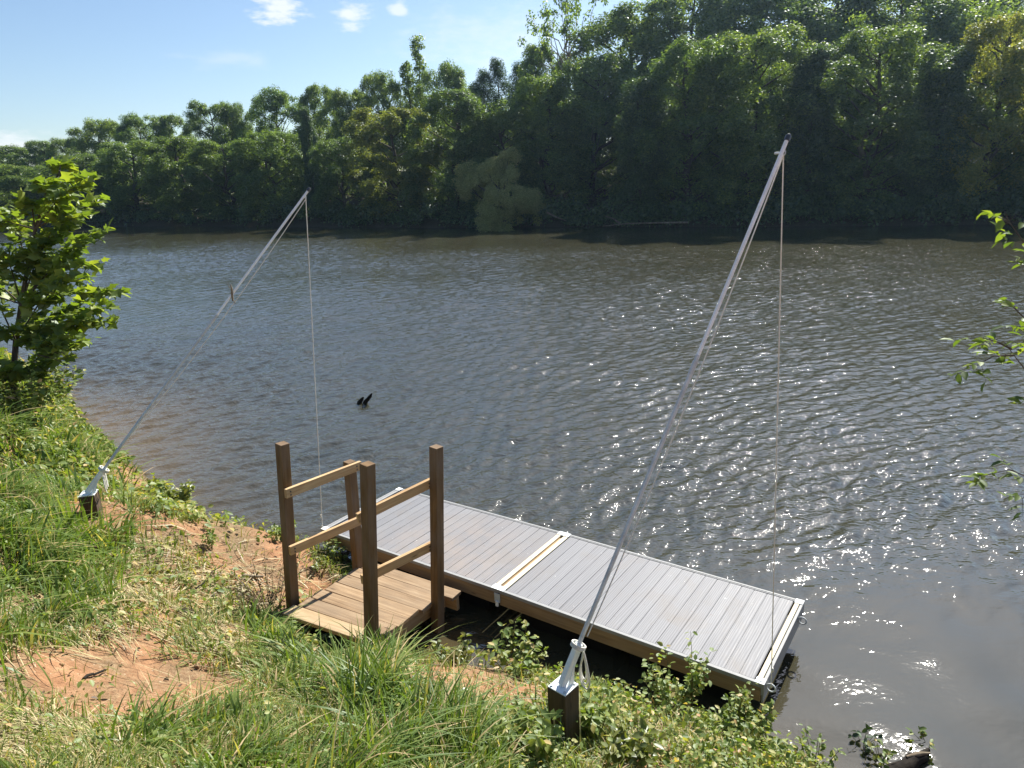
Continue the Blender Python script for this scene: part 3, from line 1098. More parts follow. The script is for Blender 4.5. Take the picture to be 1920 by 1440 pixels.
def sample_ground(n, dref=3.4, power=1.6):
    x = rng.uniform(-15, 4.5, n)
    y = rng.uniform(1.7, 20, n)
    d = np.hypot(x, y)
    k = rng.random(n) < np.minimum(1, (dref / d) ** power)
    x, y = x[k], y[k]
    s = shore_d(x, y)
    z = ground_h(x, y)
    k = (s > -0.05) & (z > 0.0)
    x, y, z, s = x[k], y[k], z[k], s[k]
    P = np.stack([x, y, z], 1)
    px, py, w = project(P)
    k = (w > 0.5) & (px > -260) & (px < 2100) & (py < 1640)
    # keep plants out of the landing and off the anchor posts
    la = (P[:, 0] - FL[0]) * E1[0] + (P[:, 1] - FL[1]) * E1[1]
    e2 = np.array([-E1[1], E1[0]])
    lb = (P[:, 0] - FL[0]) * e2[0] + (P[:, 1] - FL[1]) * e2[1]
    k &= ~((la > 0.0) & (la < 1.12) & (lb > 0.06) & (lb < 1.3))
    for q in (footR, footL):
        k &= np.hypot(P[:, 0] - q[0], P[:, 1] - q[1]) > 0.10
    return P[k], px[k], py[k], s[k]


def stuff(name, me, label=None):
    o = link(name, me)
    tag(o, label, None, None, "stuff")
    return o


# tall green grass
P, px, py, s = sample_ground(2400000, 3.4, 1.35)
cl = vnoise(P[:, 0] * 3.2, P[:, 1] * 3.2) + 0.6 * vnoise(P[:, 0] * 9, P[:, 1] * 9)
mt = np.maximum(mask(TALL, px, py), mask(TALLL, px, py))
bare = mask(BARE, px, py)
dens = mt * np.clip(0.6 + 1.5 * cl, 0.05, 1) * (1 - 0.95 * np.clip(bare * 1.5, 0, 1))
k = rng.random(len(P)) < dens * 1.0
P1, px1, py1 = P[k], px[k], py[k]
N = len(P1)
left = px1 < 330
tuft = np.clip(0.75 + 1.3 * vnoise(P1[:, 0] * 2.6 + 20, P1[:, 1] * 2.6), 0.35, 1.4)
hgt = rng.uniform(0.14, 0.42, N) * rng.uniform(0.6, 1.25, N) * tuft * np.where((px1 > 480) & (px1 < 1000), 0.92, 1.0)
dist = np.linalg.norm(P1 - CAM, axis=1)
wid = rng.uniform(0.005, 0.0125, N) * np.clip(dist / 4, 1, 2.5)
# tufts lean together
az = 6.28 * vnoise(P1[:, 0] * 2.2 + 11, P1[:, 1] * 2.2) * 1.6 + rng.normal(0, 0.9, N) - 0.9
bend = np.clip(rng.gamma(2.4, 0.33, N), 0.02, 1.6)
stuff("tall_grass", blades("tall_grass", P1, hgt, wid, az, bend, GRASS_TALL, 5), "tall green grass in drooping tufts on the bank")
NT1 = N

# short, mixed grass everywhere that is not bare
P, px, py, s = sample_ground(2200000, 3.6, 1.35)
cl = vnoise(P[:, 0] * 2.7 + 3, P[:, 1] * 2.7) + 0.6 * vnoise(P[:, 0] * 8, P[:, 1] * 8 + 2)
bare = mask(BARE, px, py)
dens = np.clip(0.55 + 1.25 * cl, 0.06, 1) * (1 - 0.2 * mask(DRY, px, py)) * (1 - 0.9 * np.clip(bare * 1.5, 0, 1))
k = rng.random(len(P)) < dens * 0.85
P1, px1, py1 = P[k], px[k], py[k]
N = len(P1)
dist = np.linalg.norm(P1 - CAM, axis=1)
hgt = rng.uniform(0.05, 0.17, N)
wid = rng.uniform(0.003, 0.006, N) * np.clip(dist / 4, 1, 2.5)
az = 6.28 * vnoise(P1[:, 0] * 1.7 + 5, P1[:, 1] * 1.7) * 1.5 + rng.normal(0, 1.0, N) - 0.8
bend = np.clip(rng.gamma(3, 0.22, N), 0.05, 1.5)
stuff("short_grass", blades("short_grass", P1, hgt, wid, az, bend, GRASS_SHORT, 4), "short mixed grass on the bank")
NT2 = N

# dry straw lying flat
P, px, py, s = sample_ground(2000000, 3.6, 1.4)
md = mask(DRY, px, py)
bare = mask(BARE, px, py)
cl = vnoise(P[:, 0] * 3.7 + 30, P[:, 1] * 3.7)
dens = np.maximum(md * 0.42, 0.14) * np.clip(0.55 + 1.3 * cl, 0.08, 1) * (1 - 0.86 * np.clip(bare * 1.4, 0, 1))
k = rng.random(len(P)) < dens * 0.8
P1 = P[k]
N = len(P1)
dist = np.linalg.norm(P1 - CAM, axis=1)
P1 = P1 + np.stack([np.zeros(N), np.zeros(N), rng.uniform(0, 0.025, N)], 1)
hgt = rng.uniform(0.12, 0.34, N)
wid = rng.uniform(0.0025, 0.0055, N) * np.clip(dist / 4, 1, 2.2)
az = 2.9 + 3.4 * vnoise(P1[:, 0] * 1.3 + 15, P1[:, 1] * 1.3) + rng.normal(0, 0.55, N)
az = np.where(rng.random(N) < 0.3, az + np.pi, az)
bend = rng.uniform(0.8, 1.5, N)
# lie along the slope: shift by the local fall of the ground
me = blades("dry_grass", P1, hgt, wid, az, bend, GRASS_DRY, 4, 0.38)
nv = len(me.vertices)
co = np.empty(nv * 3, np.float32)
me.vertices.foreach_get("co", co)
co = co.reshape(-1, 3)
gh = ground_h(co[:, 0], co[:, 1])
b0 = np.repeat(P1[:, 2], 10)
co[:, 2] = np.maximum(gh + 0.004 + 0.35 * np.maximum(co[:, 2] - b0, 0), gh + 0.003)
me.vertices.foreach_set("co", co.ravel())
me.update()
stuff("dry_grass", me, "dry straw coloured grass lying flat on the clay")

# leafy ground cover
P, px, py, s = sample_ground(650000, 3.8, 1.1)
mc = mask(COVER, px, py)
edge = np.clip(1 - np.abs(s - 0.35) / 0.6, 0, 1)
edge = np.where((px > 500) & (px < 800), edge * 0.25, edge)
bare = mask(BARE, px, py)
cl = vnoise(P[:, 0] * 3 + 40, P[:, 1] * 3)
dens = np.clip(np.maximum(mc, edge * 0.9) * (0.6 + 1.2 * cl), 0.07, 1) * (1 - 0.93 * np.clip(bare * 1.4, 0, 1))
k = rng.random(len(P)) < dens * 0.50
Pc, pxc = P[k], px[k]
nl = rng.integers(4, 9, len(Pc))
idx = np.repeat(np.arange(len(Pc)), nl)
N = len(idx)
ph = np.repeat(rng.uniform(0.03, 0.20, len(Pc)) * np.where(pxc > 900, 1.15, 1.0), nl)
r = rng.uniform(0.0, 0.07, N)
a = rng.uniform(0, 6.28, N)
pos = Pc[idx] + np.stack([r * np.cos(a), r * np.sin(a), ph * rng.uniform(0.2, 1.0, N)], 1)
nrm = np.stack([np.cos(a) * 0.5, np.sin(a) * 0.5, np.ones(N)], 1) + rng.normal(0, 0.45, (N, 3))
tip = np.stack([np.cos(a), np.sin(a), rng.normal(-0.25, 0.35, N)], 1)
dist = np.linalg.norm(pos - CAM, axis=1)
ls = rng.uniform(0.020, 0.054, N) * np.clip(dist / 5, 0.75, 2.2)
stuff("leafy_ground_cover", scatter("leafy_ground_cover", T_LEAF, pos, frames(nrm, tip), np.stack([ls * 0.95, ls, ls], 1), LEAF_COVER), "low leafy weeds covering the edge of the bank")
NT3 = N


# clods, chips and dead leaves on the bare clay
P, px, py, s = sample_ground(160000, 3.6, 1.2)
bare = mask(BARE, px, py)
k = rng.random(len(P)) < (0.03 + 0.22 * np.clip(bare * 1.5, 0, 1)) * np.clip(0.6 + 1.6 * vnoise(P[:, 0] * 4, P[:, 1] * 4 + 50), 0.05, 1)
Pk = P[k]
N = len(Pk)
T_OCTA = (np.array([(1, 0, 0), (0, 1, 0), (-1, 0, 0), (0, -1, 0), (0, 0, 0.7), (0, 0, -0.7)]), [(0, 1, 4), (1, 2, 4), (2, 3, 4), (3, 0, 4), (1, 0, 5), (2, 1, 5), (3, 2, 5), (0, 3, 5)])
cs = rng.gamma(2.0, 0.0035, N) + 0.003
nrm = np.array([0, 0, 1.0]) + rng.normal(0, 0.4, (N, 3))
stuff("clay_clods", scatter("clay_clods", T_OCTA, Pk, frames(nrm, rng.normal(0, 1, (N, 3))), np.stack([cs, cs * rng.uniform(0.6, 1.6, N), cs], 1), CLOD), "small clods and chips lying on the bare clay")
P, px, py, s = sample_ground(60000, 3.6, 1.2)
k = rng.random(len(P)) < 0.16
Pk = P[k] + np.array([0, 0, 0.012])
N = len(Pk)
nrm = np.array([0, 0, 1.0]) + rng.normal(0, 0.3, (N, 3))
ls = rng.uniform(0.02, 0.05, N)
stuff("dead_leaves", scatter("dead_leaves", T_LEAF, Pk, frames(nrm, rng.normal(0, 1, (N, 3)) * np.array([1, 1, 0.1])), np.stack([ls * 0.8, ls, ls * 1.5], 1), LEAF_DEAD), "dead brown leaves scattered on the bank")


def leaves_on(pts, dirs, size, tmpl, mat, name, parent, flat=0.4, wfac=1.0):
    pts, dirs = np.array(pts), np.array(dirs)
    N = len(pts)
    nrm = np.stack([np.zeros(N), np.zeros(N), np.ones(N)], 1) + rng.normal(0, flat, (N, 3))
    ls = rng.uniform(size[0], size[1], N)
    me = scatter(name, tmpl, pts - origin_of(parent), frames(nrm, dirs), np.stack([ls * wfac, ls, ls], 1), mat)
    return link(name, me, parent)


def weed(px, py, h, nstem, spread, size, label, mat=LEAF_COVER, per=11, name="weed_plant", cat="plant", group=None, wfac=0.9, tmpl=T_LEAF):
    if py is None:
        g = np.array([px[0], px[1], gz(*px)])
    else:
        g = ground_hit(px, py)
        while g[2] < 0.05:                    # step back from the water onto the bank
            py += 5
            g = ground_hit(px, py)
    root = empty(name, g, label, cat, group)
    mb = MB()
    pts, dirs = [], []
    for _ in range(nstem):
        az = random.uniform(0, 6.28)
        b = g + np.array([math.cos(az), math.sin(az), 0]) * random.uniform(0, spread * 0.3)
        hh = h * random.uniform(0.65, 1.0)
        tp = b + np.array([math.cos(az) * spread * random.uniform(0.3, 1), math.sin(az) * spread * random.uniform(0.3, 1), hh])
        mid = (b + tp) / 2 + np.array([random.uniform(-.02, .02), random.uniform(-.02, .02), 0.03])
        line = [b - UZ * 0.03, mid, tp]
        mb.tube(line, [0.004, 0.003, 0.0012], 5)
        for q in np.linspace(0.25, 1.0, per):
            P_ = (b + (mid - b) * q * 2) if q < 0.5 else (mid + (tp - mid) * (q - 0.5) * 2)
            for _k in range(2):
                a2 = random.uniform(0, 6.28)
                dd = np.array([math.cos(a2), math.sin(a2), random.uniform(-0.2, 0.5)])
                pts.append(P_ + dd * 0.012)
                dirs.append(dd)
    mb.build("stem", STEM, root)
    leaves_on(pts, dirs, size, tmpl, mat, "leaves", root, 0.45, wfac)
    return root


weed(1262, 1268, 0.55, 20, 0.24, (0.035, 0.062), "bushy green weed against the dock's side, densest of the bank edge")
weed(1300, 1256, 0.80, 2, 0.06, (0.03, 0.055), "single tall thin weed stalk rising in front of the dock boards", per=8)
weed(1372, 1312, 0.60, 4, 0.12, (0.022, 0.04), "spindly weed with tiny leaves near the dock's open corner", per=10)
weed(1528, 1408, 0.34, 6, 0.16, (0.025, 0.045), "lone spindly weed leaning over the water past the dock end")
weed(1120, 1385, 0.26, 7, 0.12, (0.05, 0.085), "pale broad leaved weed just right of the nearer pole's wooden stub")
weed(1180, 1440, 0.24, 8, 0.14, (0.05, 0.08), "yellow green weed clump at the bottom edge below the nearer pole", LEAF_LIGHT)
weed(1395, 1385, 0.34, 18, 0.2, (0.035, 0.06), "dense low weed on the bank below the dock's open corner")
weed(340, 948, 0.30, 12, 0.17, (0.05, 0.085), "bright leafy weed at the waterline between the farther pole and landing", LEAF_LIGHT)
weed(535, 1000, 0.24, 7, 0.12, (0.035, 0.06), "small green weed at the waterline behind the landing's first post")
weed(622, 1052, 0.20, 9, 0.16, (0.025, 0.045), "small weed on the clay between the landing and the dock end", LEAF_COVER)
weed(600, 1072, 0.16, 8, 0.14, (0.02, 0.04), "thin dusty weed on the clay right beside the landing's left edge", LEAF_LIGHT)
weed(860, 1222, 0.24, 9, 0.2, (0.035, 0.06), "yellowish weed beside the landing's post nearest the dock", LEAF_LIGHT)
weed(960, 1242, 0.30, 16, 0.28, (0.04, 0.07), "green weed on the shady bank edge below the dock joint")
weed(625, 1200, 0.24, 20, 0.34, (0.05, 0.095), "dark round leaved vine spilling over the landing's pale plank", LEAF_DARKVINE, name="vine_plant", wfac=1.25)
weed(505, 1140, 0.42, 24, 0.36, (0.014, 0.03), "brown dead weed with tiny withered leaves at the landing's first post", LEAF_DEAD, per=14)
weed(395, 1030, 0.22, 5, 0.08, (0.03, 0.05), "small upright green weed at the foot of the red clay mound")
weed(1000, 1425, 0.28, 8, 0.16, (0.045, 0.075), "leafy weed among tall grass left of the nearer pole's stub")
weed((-7.35, 10.1), None, 1.0, 34, 0.75, (0.07, 0.13), "leafy bush hiding the foot of the lobed leaved sapling", LEAF_COVER, name="bush", cat="bush")
weed(110, 720, 0.55, 16, 0.5, (0.06, 0.11), "low leafy bush under the lobed sapling at the far bend of the bank", LEAF_COVER, name="bush", cat="bush")

# sticks, roots and litter on the bank
def stick(p0, p1, r, mat, label, name="stick", cat="stick", lift=(0.02, 0.03), bendy=0.02):
    A, B = ground_hit(*p0), ground_hit(*p1)
    A[2] += lift[0]
    B[2] += lift[1]
    mb = MB()
    pts = []
    for t in np.linspace(0, 1, 7):
        P_ = A + (B - A) * t
        P_[2] = max(P_[2], gz(P_[0], P_[1]) + r * 0.6)
        pts.append(P_ + np.array([random.uniform(-1, 1), random.uniform(-1, 1), random.uniform(0, 1)]) * bendy)
    mb.tube(pts, list(np.linspace(r, r * 0.5, 7)), 7)
    return tag(mb.build(name, mat, None, True), label, cat)


stick((368, 1112), (420, 1082), 0.007, DARKSTUMP, "thin black stick leaning out of the dry grass left of the landing", lift=(0.02, 0.12))
stick((455, 1084), (494, 1088), 0.022, DEADWOOD, "short thick piece of wood lying on the clay by the landing", "wood_scrap", "wood", bendy=0.004)
stick((830, 1222), (850, 1240), 0.008, DEADWOOD, "pale bare root arching out of the clay beside the landing", "root", "root", lift=(0.05, 0.01))
stick((890, 1238), (968, 1250), 0.009, DEADWOOD, "long pale root lying along the bank edge below the dock", "root", "root")
stick((60, 1153), (110, 1150), 0.012, DEADWOOD, "pale broken stick lying at the edge of the tall grass", lift=(0.02, 0.02))
stick((160, 1276), (205, 1262), 0.010, DARKSTUMP, "dark bark strip lying on the bare clay path", "bark_strip", "bark", lift=(0.01, 0.01))
g = ground_hit(872, 1303)
mb = MB()
mb.tube([g + np.array([-0.03, 0, 0.012]), g + np.array([0, 0.006, 0.022]), g + np.array([0.03, 0, 0.012])], [0.008, 0.019, 0.006], 8)
tag(mb.build("pebble", METAL_WHITE, None, True), "small white pebble on the bare clay left of the nearer pole", "stone")

# ------------------------------------------------------------------ sapling at the far bend, lobed leaves
sy = 10.8
sb = aty(22, 700, sy)
sb[2] = gz(sb[0], sb[1])
sap = empty("sapling", sb, "young tree with layered lobed leaves standing on the left bank", "tree")
mb = MB()
trunk_px = [(24, 720), (30, 640), (40, 570), (52, 500), (66, 430), (86, 370), (112, 322)]
tr = [sb - UZ * 0.1] + [aty(a, b, sy) for a, b in trunk_px]
mb.tube(tr, list(np.linspace(0.055, 0.012, len(tr))), 8)
pts, dirs = [], []
tips = [(120, 312), (158, 338), (88, 345), (172, 378), (150, 402), (180, 432), (110, 400), (140, 455), (175, 497), (130, 480), (212, 546), (170, 560), (196, 604), (150, 600), (152, 640), (95, 640),
        (60, 380), (20, 395), (-40, 420), (-90, 470), (-120, 540), (-100, 600), (-40, 640), (10, 470), (60, 600), (120, 520), (40, 545), (-30, 520), (90, 560), (20, 620), (150, 520), (70, 455), (185, 575), (100, 430), (60, 695), (115, 672), (20, 690), (-30, 690), (95, 650), (140, 620), (-60, 660)]
for i, (tx, ty) in enumerate(tips):
    dy = random.uniform(-1.1, 1.1)
    T_ = aty(tx, ty, sy + dy * 0.7)
    # leave the trunk somewhat below the tip
    cand = [p for p in tr[2:] if p[2] < T_[2] - 0.02] or [tr[1]]
    S_ = cand[-1] if len(cand) < 2 else cand[-1 - (i % 2)]
    mid = (S_ + T_) / 2 + np.array([0, 0, 0.08])
    mb.tube([S_, mid, T_], [0.014, 0.009, 0.003], 6)
    L = np.linalg.norm(T_ - S_)
    nleaf = int(28 + 44 * L)
    for _ in range(nleaf):
        q = random.uniform(0.30, 1.03)
        P_ = S_ + (mid - S_) * q * 2 if q < 0.5 else mid + (T_ - mid) * (q - 0.5) * 2
        a2 = random.uniform(0, 6.28)
        ddir = (T_ - S_) / L * 0.8 + np.array([math.cos(a2), math.sin(a2), random.uniform(-0.7, 0.3)])
        pts.append(P_ + ddir * random.uniform(0.02, 0.12))
        dirs.append(ddir)
mb.build("trunk", BARK, sap, True)
leaves_on(pts, dirs, (0.09, 0.20), T_LOBED, LEAF_SAP, "crown", sap, 0.5, 1.0)
# bare twigs below it over the water
mb = MB()
for (a, b), (c_, d_) in (((60, 655), (130, 655)), ((85, 660), (118, 668)), ((70, 665), (135, 690)), ((110, 660), (128, 672))):
    A, B = aty(a, b, 10.2), aty(c_, d_, 10.2)
    mb.tube([A, (A + B) / 2 + UZ * 0.04, B], [0.010, 0.007, 0.002], 5)
mb.build("bare_twigs", BARK, sap)

# ------------------------------------------------------------------ shrub reaching in from the right
ry = 4.25
rb = aty(2010, 1100, ry)
rb = np.array([3.75, 3.2, 0])
rb[2] = gz(rb[0], rb[1])
shr = empty("ash_shrub", rb, "slender shrub with pointed compound leaves reaching over the water at right", "shrub")
mb = MB()
main = [rb - UZ * 0.1, rb + np.array([-0.02, 0.5, 0.6]), aty(2030, 960, ry), aty(1985, 800, ry), aty(1960, 640, ry), aty(1955, 520, ry), aty(1950, 400, ry)]
mb.tube(main, list(np.linspace(0.03, 0.006, len(main))), 7)
SHX = 22
BR_ = [([(1955, 525), (1905, 465), (1882, 432), (1868, 412)], 0.30, 1.0, 6, 4.2), ([(1985, 800), (1919, 717), (1879, 666), (1860, 640)], 0.3, 1.0, 6, 4.3),
       ([(1960, 650), (1919, 616), (1875, 573), (1843, 564)], 0.15, 0.75, 4, 4.1), ([(1879, 666), (1840, 668), (1802, 690)], 0.2, 1.0, 5, 4.25),
       ([(1875, 655), (1845, 640), (1815, 632)], 0.3, 1.0, 4, 4.2), ([(2020, 940), (1930, 905), (1870, 880), (1822, 893)], 0.35, 1.0, 6, 4.3), ([(1955, 560), (1920, 500), (1905, 480)], 0.2, 1.0, 4, 4.15),
       ([(1985, 800), (1940, 700), (1905, 640), (1890, 600)], 0.4, 1.0, 5, 4.4), ([(1975, 745), (1935, 720), (1915, 740), (1905, 760)], 0.5, 1.0, 3, 4.2), ([(1960, 600), (1985, 520), (2030, 470)], 0.2, 1, 5, 4.3),
       ([(1985, 800), (2040, 700), (2090, 640)], 0.2, 1, 6, 4.4), ([(1920, 905), (1905, 925), (1895, 935)], 0.5, 1, 2, 4.25)]
pts, dirs = [], []
for line, a0, a1, nleaf, yy in BR_:
    L3 = [aty(a + SHX, b, yy) for a, b in line]
    mb.tube(L3, list(np.linspace(0.006, 0.0015, len(L3))), 6)
    for q in np.linspace(a0, a1, nleaf):
        f_ = q * (len(L3) - 1)
        i = min(int(f_), len(L3) - 2)
        P_ = L3[i] + (L3[i + 1] - L3[i]) * (f_ - i)
        d0 = (L3[i + 1] - L3[i])
        d0 /= np.linalg.norm(d0)
        a2 = random.uniform(0, 6.28)
        rd = d0 * 0.6 + np.array([math.cos(a2), math.sin(a2) * 0.8, random.uniform(-0.5, 0.25)])
        rd /= np.linalg.norm(rd)
        Lr = random.uniform(0.09, 0.15)
        mb.tube([P_, P_ + rd * Lr], [0.0016, 0.001], 4)
        sdv = np.cross(rd, UZ)
        sdv /= np.linalg.norm(sdv)
        for t in (0.45, 0.75):
            for sg in (-1, 1):
                pts.append(P_ + rd * Lr * t)
                dirs.append(rd * 0.6 + sdv * sg - UZ * random.uniform(0, 0.5))
        pts.append(P_ + rd * Lr)
        dirs.append(rd - UZ * 0.25)
# bare twigs by the topmost leaves
for a, b in (((1868, 412), (1862, 396)), ((1872, 420), (1895, 405)), ((1868, 414), (1848, 406)), ((1870, 416), (1885, 398)), ((1868, 418), (1845, 428))):
    mb.tube([aty(a[0] + SHX, a[1], 4.2), aty(b[0] + SHX, b[1], 4.2)], [0.0025, 0.001], 4)
mb.build("branches", BARK, shr)
leaves_on(pts, dirs, (0.045, 0.095), T_LEAF, LEAF_ASH, "leaves", shr, 0.45, 0.75)

# ------------------------------------------------------------------ things in the water
c0 = atz(676, 757, 0)
mb = MB()
mb.tube([c0 + np.array([-0.06, 0, -0.2]), c0 + np.array([-0.02, 0, 0.04]), c0 + np.array([0.06, 0.0, 0.14]), c0 + np.array([0.10, 0, 0.185])], [0.08, 0.068, 0.042, 0.012], 8)
mb.tube([c0 + np.array([0.03, 0, -0.2]), c0 + np.array([0.14, 0, 0.05]), c0 + np.array([0.28, 0.0, 0.20]), c0 + np.array([0.33, 0, 0.28])], [0.08, 0.058, 0.045, 0.014], 8)
mb.v = [tuple(c0 + (np.array(q_) - c0) * 0.72) for q_ in mb.v]
tag(mb.build("snag", DARKSTUMP, None, True), "black forked snag poking out of the open water", "driftwood")

lg = atz(1700, 1436, 0.0)
log = empty("floating_log", lg, "dark waterlogged log with split end lying in the water at the lower right", "log")
A, B = atz(1655, 1470, -0.04), atz(1742, 1405, 0.05)
mb = MB()
pl = [A + (B - A) * t + np.array([random.uniform(-.01, .01), random.uniform(-.01, .01), random.uniform(-.006, .006)]) for t in np.linspace(0, 1, 7)]
mb.tube(pl, [0.06, 0.065, 0.06, 0.055, 0.05, 0.035, 0.012], 9)
mb.build("trunk", DARKSTUMP, log, True)
mb = MB()
C_, D_ = atz(1700, 1420, 0.055), atz(1744, 1412, 0.06)
mb.tube([C_, (C_ + D_) / 2 + UZ * 0.01, D_], [0.012, 0.018, 0.006], 6)
mb.build("split_end", DEADWOOD, log, True)

for px_, py_, label, n_, matl in ((1618, 1396, "leafy sprig with dark curled leaves floating near the bank edge", 9, LEAF_DARKVINE),
                                  (1742, 1398, "small green sprig growing on the tip of the sunken log", 7, LEAF_COVER),
                                  (1650, 1425, "leafy water weed between the bank and the sunken log", 12, LEAF_COVER)):
    b0_ = atz(px_, py_, 0.0)
    rt = empty("water_sprig", b0_, label, "plant")
    mb = MB()
    pts, dirs = [], []
    for k_ in range(n_):
        a2 = random.uniform(0, 6.28)
        e_ = b0_ + np.array([math.cos(a2) * random.uniform(.03, .12), math.sin(a2) * random.uniform(.03, .12), random.uniform(0.02, 0.12)])
        mb.tube([b0_ - UZ * 0.03, e_], [0.003, 0.0015], 4)
        for _k in range(3):
            a3 = random.uniform(0, 6.28)
            pts.append(e_)
            dirs.append(np.array([math.cos(a3), math.sin(a3), random.uniform(-0.3, 0.5)]))
    mb.build("stem", STEM, rt)
    leaves_on(pts, dirs, (0.025, 0.06), T_LEAF, matl, "leaves", rt, 0.5, 0.9)

# ------------------------------------------------------------------ far woods
PH, PR = 12.0, 3.5            # prototype height and crown radius


def limb(mb, a, b, r0, r1, n=6, wob=0.15, k=5):
    pts = []
    for t in np.linspace(0, 1, k):
        pts.append(np.array(a) + (np.array(b) - np.array(a)) * t + rng.normal(0, wob, 3) * math.sin(math.pi * t) * np.array([1, 1, 0.4]))
    mb.tube(pts, list(np.linspace(r0, r1, k)), n)


def proto_tree(kind, seed):
    """Trunk mesh and crown mesh in a 12 m by 7 m local frame."""
    r_ = np.random.default_rng(seed)
    mb = MB()
    C, RAD, NL, LS, UP = [], [], [], [], []
    if kind in ('full', 'high', 'light', 'vine'):
        nb = {'full': 37, 'high': 26, 'light': 26, 'vine': 22}[kind]
        zlo = {'full': 0.04, 'high': 0.26, 'light': 0.06, 'vine': 0.03}[kind]
        top = np.array([r_.normal(0, .25), r_.normal(0, .25), PH * 0.93])
        limb(mb, (0, 0, -0.5), top, 0.24, 0.04, 8, 0.2, 8)
        skew = r_.uniform(0, 6.28)
        for i in range(nb):
            t = zlo + (1 - zlo) * (i + r_.random()) / nb
            if kind == 'vine':
                prof = 0.50 * (0.8 + 0.3 * math.sin(t * 15 + seed)) * (1 - 0.35 * t)
            else:
                prof = (0.78 + 0.22 * math.sin(3.1 * (t - 0.05))) * math.sqrt(max(0.0, 1 - max(0, (t - 0.62) / 0.40) ** 2.2))
            a = 2.4 * i + r_.normal(0, 0.5)
            br = r_.uniform(0.75, 1.45) * (1 - 0.40 * max(0, t - 0.7) / 0.3) * (0.8 if kind == 'vine' else 1)
            rad = max(0.0, PR * prof * r_.uniform(0.55, 1.12) * (1 + 0.22 * math.cos(a - skew)) - br * 0.55)
            c = np.array([rad * math.cos(a), rad * math.sin(a), min(t * PH, PH - br * 1.15)])
            zz = max(0.4, c[2] - rad * r_.uniform(0.5, 1.0) - 0.3)
            limb(mb, (top[0] * zz / PH, top[1] * zz / PH, zz), c, 0.075, 0.02, 5, 0.12, 4)
            out_ = np.array([math.cos(a), math.sin(a), 0.5])
            for q in range(int(7 + 5 * br)):
                d_ = r_.normal(0, 1, 3) + out_ * 0.75
                d_ /= np.linalg.norm(d_)
                C.append(c + d_ * br * np.array([1, 1, 1.15]) * r_.uniform(0.72, 1.05))
                RAD.append(r_.uniform(0.30, 0.62))
                NL.append(int(310 * RAD[-1] * (1.1 if kind != 'vine' else 1.3)))
                LS.append((0.09, 0.18))
    elif kind == 'pine':
        limb(mb, (0, 0, -0.5), (0, 0, PH), 0.2, 0.02, 7, 0.08, 8)
        for i in range(85):
            t = 0.25 + 0.75 * i / 84
            rr = PR * 1.1 * (1.03 - t) ** 0.75 * r_.uniform(0.5, 1.05)
            a = r_.uniform(0, 6.28)
            c = np.array([rr * math.cos(a), rr * math.sin(a), t * PH * 0.985 - rr * 0.1])
            limb(mb, (0, 0, c[2] - 0.1), c, 0.035, 0.01, 4, 0.03, 3)
            C.append(c)
            RAD.append(0.48 + 0.4 * (1 - t))
            NL.append(170)
            LS.append((0.10, 0.22))
    elif kind == 'spire':
        for (bx, bt, br) in ((-0.9, 0.86, 0.75), (0.75, 1.0, 0.9)):
            limb(mb, (bx * 0.3, 0, -0.5), (bx, 0, PH * bt), 0.16, 0.02, 7, 0.12, 8)
            for i in range(46):
                t = 0.45 + 0.55 * i / 45
                rr = br * (1.08 - t) ** 0.4 * r_.uniform(0.3, 1.25)
                a = r_.uniform(0, 6.28)
                C.append(np.array([bx + rr * math.cos(a), rr * math.sin(a), t * PH * bt]))
                RAD.append(r_.uniform(0.22, 0.48))
                NL.append(75)
                LS.append((0.12, 0.22))
    elif kind == 'sparse':
        limb(mb, (0, 0, -0.5), (0.2, 0, PH * 0.8), 0.2, 0.05, 7, 0.15, 6)
        for i in range(26):
            a = r_.uniform(0, 6.28)
            rr = PR * r_.uniform(0.35, 1.0)
            zt = PH * r_.uniform(0.66, 1.0)
            c = np.array([rr * math.cos(a), rr * math.sin(a), zt])
            limb(mb, (0.15, 0, PH * r_.uniform(0.5, 0.75)), c, 0.055, 0.012, 5, 0.2, 6)
            for _ in range(3):
                C.append(c + r_.normal(0, 0.45, 3))
                RAD.append(r_.uniform(0.22, 0.5))
                NL.append(42)
                LS.append((0.14, 0.26))
    pos, nr = [], []
    ls = []
    for c, rd, n, l in zip(C, RAD, NL, LS):
        d = r_.normal(0, 1, (n, 3))
        d[:, 2] = np.abs(d[:, 2]) * np.where(r_.random(n) < 0.85, 1, -0.6)
        d /= np.linalg.norm(d, axis=1, keepdims=True)
        # leaf sprays: pull points together into small sub clumps
        sub = r_.normal(0, 1, (max(4, n // 14), 3))
        sub /= np.linalg.norm(sub, axis=1, keepdims=True)
        pick = sub[r_.integers(0, len(sub), n)]
        dd = d * 0.85 + pick * 0.3
        rr_ = rd * (1.1 - 0.42 * r_.random(n) ** 1.7)
        P_ = c + dd * rr_[:, None] * np.array([1.0, 1.0, 1.2])
        if kind == 'vine':
            P_[:, 2] -= np.abs(r_.normal(0, 0.6, n)) * 0.6
        pos.append(P_)
        nr.append(dd * 0.8 + np.array([0, 0, 0.35]) + r_.normal(0, 0.42, (n, 3)))
        ls.append(r_.uniform(l[0], l[1], n))
    pos, nr, ls = np.concatenate(pos), np.concatenate(nr), np.concatenate(ls)
    keep = pos[:, 2] > -0.1
    pos, nr, ls = pos[keep], nr[keep], ls[keep]
    tipd = r_.normal(0, 1, pos.shape)
    tipd[:, 2] -= 0.5
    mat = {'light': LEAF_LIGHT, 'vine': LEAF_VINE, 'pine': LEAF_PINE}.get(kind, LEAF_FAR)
    crown = scatter("crown", T_RHOMB, pos, frames(nr, tipd), np.stack([ls * (0.5 if kind == 'pine' else 1), ls * (1.3 if kind == 'pine' else 1), ls], 1), mat)
